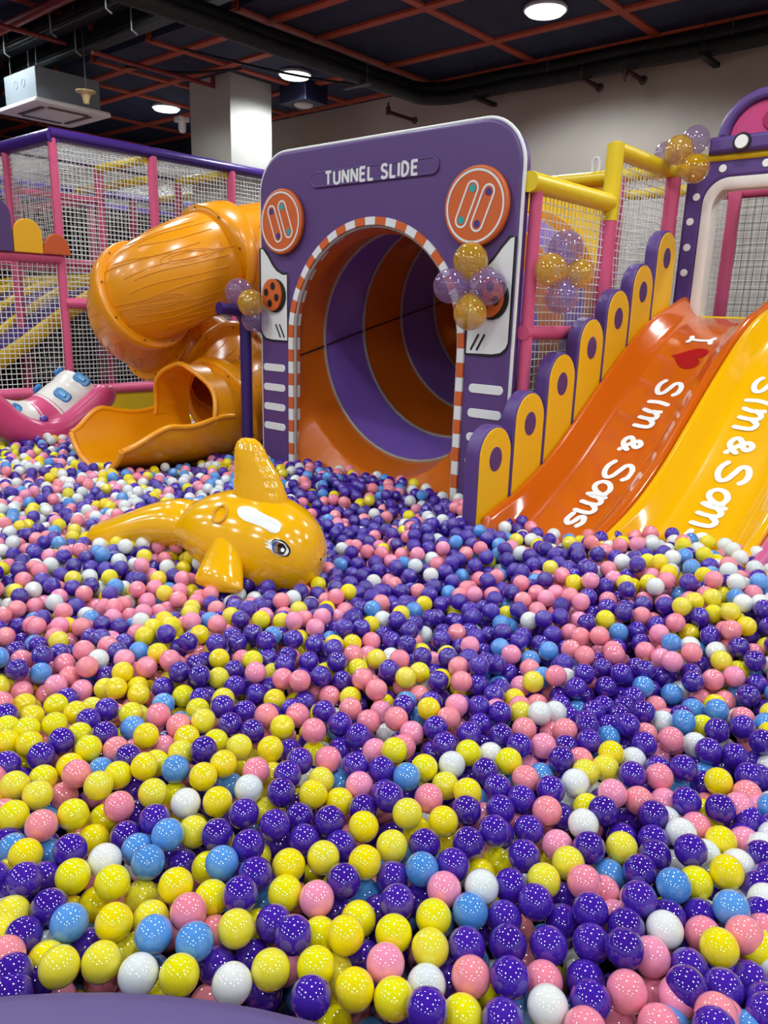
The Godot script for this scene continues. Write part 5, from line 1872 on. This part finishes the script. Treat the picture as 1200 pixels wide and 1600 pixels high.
	for k in seen:
		for p in seen[k]:
			measured.append([p * 0.001, k])
	measured.sort_custom(func(a, b): return a[0].distance_squared_to(Vector3(0, 1.135, 0)) < b[0].distance_squared_to(Vector3(0, 1.135, 0)))
	# beds of loose balls: drop each, let it roll off whatever stops it
	var pass_no := 0
	for pass_i in 2:
		if pass_i == 1:
			for e in measured:
				put_ball(e[0], e[1])
		for tries in (125000 if pass_i == 0 else 15000):
			var depth := sqrt(rng.randf()) * 9.0
			var side := lerpf(-(depth * 0.62 + 0.4), depth * 0.8 + 0.8, rng.randf())
			var x := -0.6556 * depth + 0.7553 * side
			var z := -0.7553 * depth - 0.6556 * side
			if not in_pit(x, z):
				continue
			var near := depth < 2.33 and absf(side) < depth * 0.56
			if pass_i == 1 and not near:
				continue
			var lim := pit_height(x, z, n)
			if near:
				lim = minf(lim, lerpf(-0.088, 0.02, smoothstep(2.06, 2.33, depth))) if pass_i == 0 else lerpf(-0.04, 0.02, smoothstep(2.0, 2.33, depth))
			var r := rest(x, z, floor_at(x, z))
			for step in 14:
				if r[0] <= floor_at(x, z) + 0.001:
					break
				var w: Vector3 = r[1]
				var d := Vector2(x - w.x, z - w.z)
				if d.length() < 0.002:
					d = Vector2(rng.randf() - 0.5, rng.randf() - 0.5)
				d = d.normalized() * 0.012
				var r2 := rest(x + d.x, z + d.y, floor_at(x + d.x, z + d.y))
				if r2[0] >= r[0] - 0.0005:
					break
				x += d.x
				z += d.y
				r = r2
			if r[0] > lim or not in_pit(x, z):
				continue
			put_ball(Vector3(x, r[0], z), ball_color_key(x, z))
	var colors := {"P": [Color(0.245, 0.11, 0.60), Color(0.265, 0.13, 0.61), Color(0.23, 0.10, 0.55)], "K": [Color(0.93, 0.54, 0.58), Color(0.92, 0.52, 0.60), Color(0.93, 0.56, 0.68)], "Y": [Color(0.92, 0.86, 0.05), Color(0.90, 0.84, 0.20), Color(0.94, 0.84, 0.03)], "W": [Color(0.86, 0.88, 0.87), Color(0.84, 0.86, 0.86), Color(0.88, 0.88, 0.86)], "B": [Color(0.32, 0.56, 0.83), Color(0.29, 0.53, 0.80), Color(0.34, 0.58, 0.85)]}
	var words := {"P": "purple", "K": "pink", "Y": "yellow", "W": "white", "B": "blue"}
	# the 300 nearest are things of their own
	var sphere := SphereMesh.new()
	sphere.radius = BR
	sphere.height = 2 * BR
	sphere.radial_segments = 48
	sphere.rings = 24
	var taken := {}
	var used := {}
	var picked := 0
	for e in measured:
		if picked >= 300:
			break
		picked += 1
		var p: Vector3 = e[0]
		taken[p] = true
		var ring := []
		for k in 6:
			var best := 0.125
			var who := ""
			for q in measured:
				var d: Vector3 = q[0] - p
				var l := Vector2(d.x, d.z).length()
				if l < 0.01 or l > best:
					continue
				# bearing clockwise from straight away from the camera
				var b := fposmod(atan2(0.7553 * d.x - 0.6556 * d.z, -0.6556 * d.x - 0.7553 * d.z) + PI / 6, TAU)
				if int(b / (PI / 3)) == k:
					best = l
					who = words[q[1]]
			if who:
				ring.append(who)
		var label := "%s ball ringed clockwise from its far side by %s" % [words[e[1]], ", ".join(ring)]
		if ring.size() < 2:
			label = "%s plastic ball at the pit's edge touching only %s" % [words[e[1]], "a " + ring[0] + " one" if ring else "the padded rim"]
		if used.has(label):
			label = ("high " if p.y > used[label] else "sunken ") + label
		used[label] = p.y
		var mi := MeshInstance3D.new()
		mi.mesh = sphere
		var v := rng.randi() % 3
		mi.material_override = ball_mat(e[1] + str(v), colors[e[1]][v])
		mi.position = p
		mi.rotation = Vector3(rng.randf() * 6, rng.randf() * 6, rng.randf() * 6)
		name_it(mi, words[e[1]] + "_ball", self)
		tag(mi, label, "ball", words[e[1]] + " balls nearest the padded rim")
	# one that has ended up on the rocker
	var stray := MeshInstance3D.new()
	stray.mesh = sphere
	stray.material_override = ball_mat("P0", colors["P"][0])
	stray.position = Vector3(-6.2, 0.20, -2.86)
	name_it(stray, "purple_ball", self)
	tag(stray, "purple ball lying on the pink rocker against its side float", "ball")
	# all others together
	var small := SphereMesh.new()
	small.radius = BR
	small.height = 2 * BR
	small.radial_segments = 28
	small.rings = 14
	var mm := MultiMesh.new()
	mm.transform_format = MultiMesh.TRANSFORM_3D
	mm.use_colors = true
	mm.mesh = small
	var rest_list := []
	for i in centers.size():
		if not taken.has(centers[i]):
			rest_list.append(i)
	mm.instance_count = rest_list.size()
	for j in rest_list.size():
		var i: int = rest_list[j]
		mm.set_instance_transform(j, Transform3D(Basis.IDENTITY, centers[i]))
		var c: Color = colors[keys[i]][rng.randi() % 3]
		mm.set_instance_color(j, c.srgb_to_linear())
	var mmi := MultiMeshInstance3D.new()
	mmi.multimesh = mm
	var sm := ball_mat("loose", Color(1, 1, 1))
	sm.vertex_color_use_as_albedo = true
	mmi.material_override = sm
	mmi.name = "loose_balls"
	add_child(mmi)
	mmi.set_meta("kind", "stuff")
	tag(mmi, "mass of mixed purple, pink, yellow, white and blue balls filling the pit", "balls")
	print("balls ", centers.size(), " loose ", rest_list.size())

func ball_mat(key: String, c: Color) -> StandardMaterial3D:
	return mat("ball " + key, c, 0.09, {"clearcoat_enabled": true, "clearcoat": 1.0, "clearcoat_roughness": 0.03})
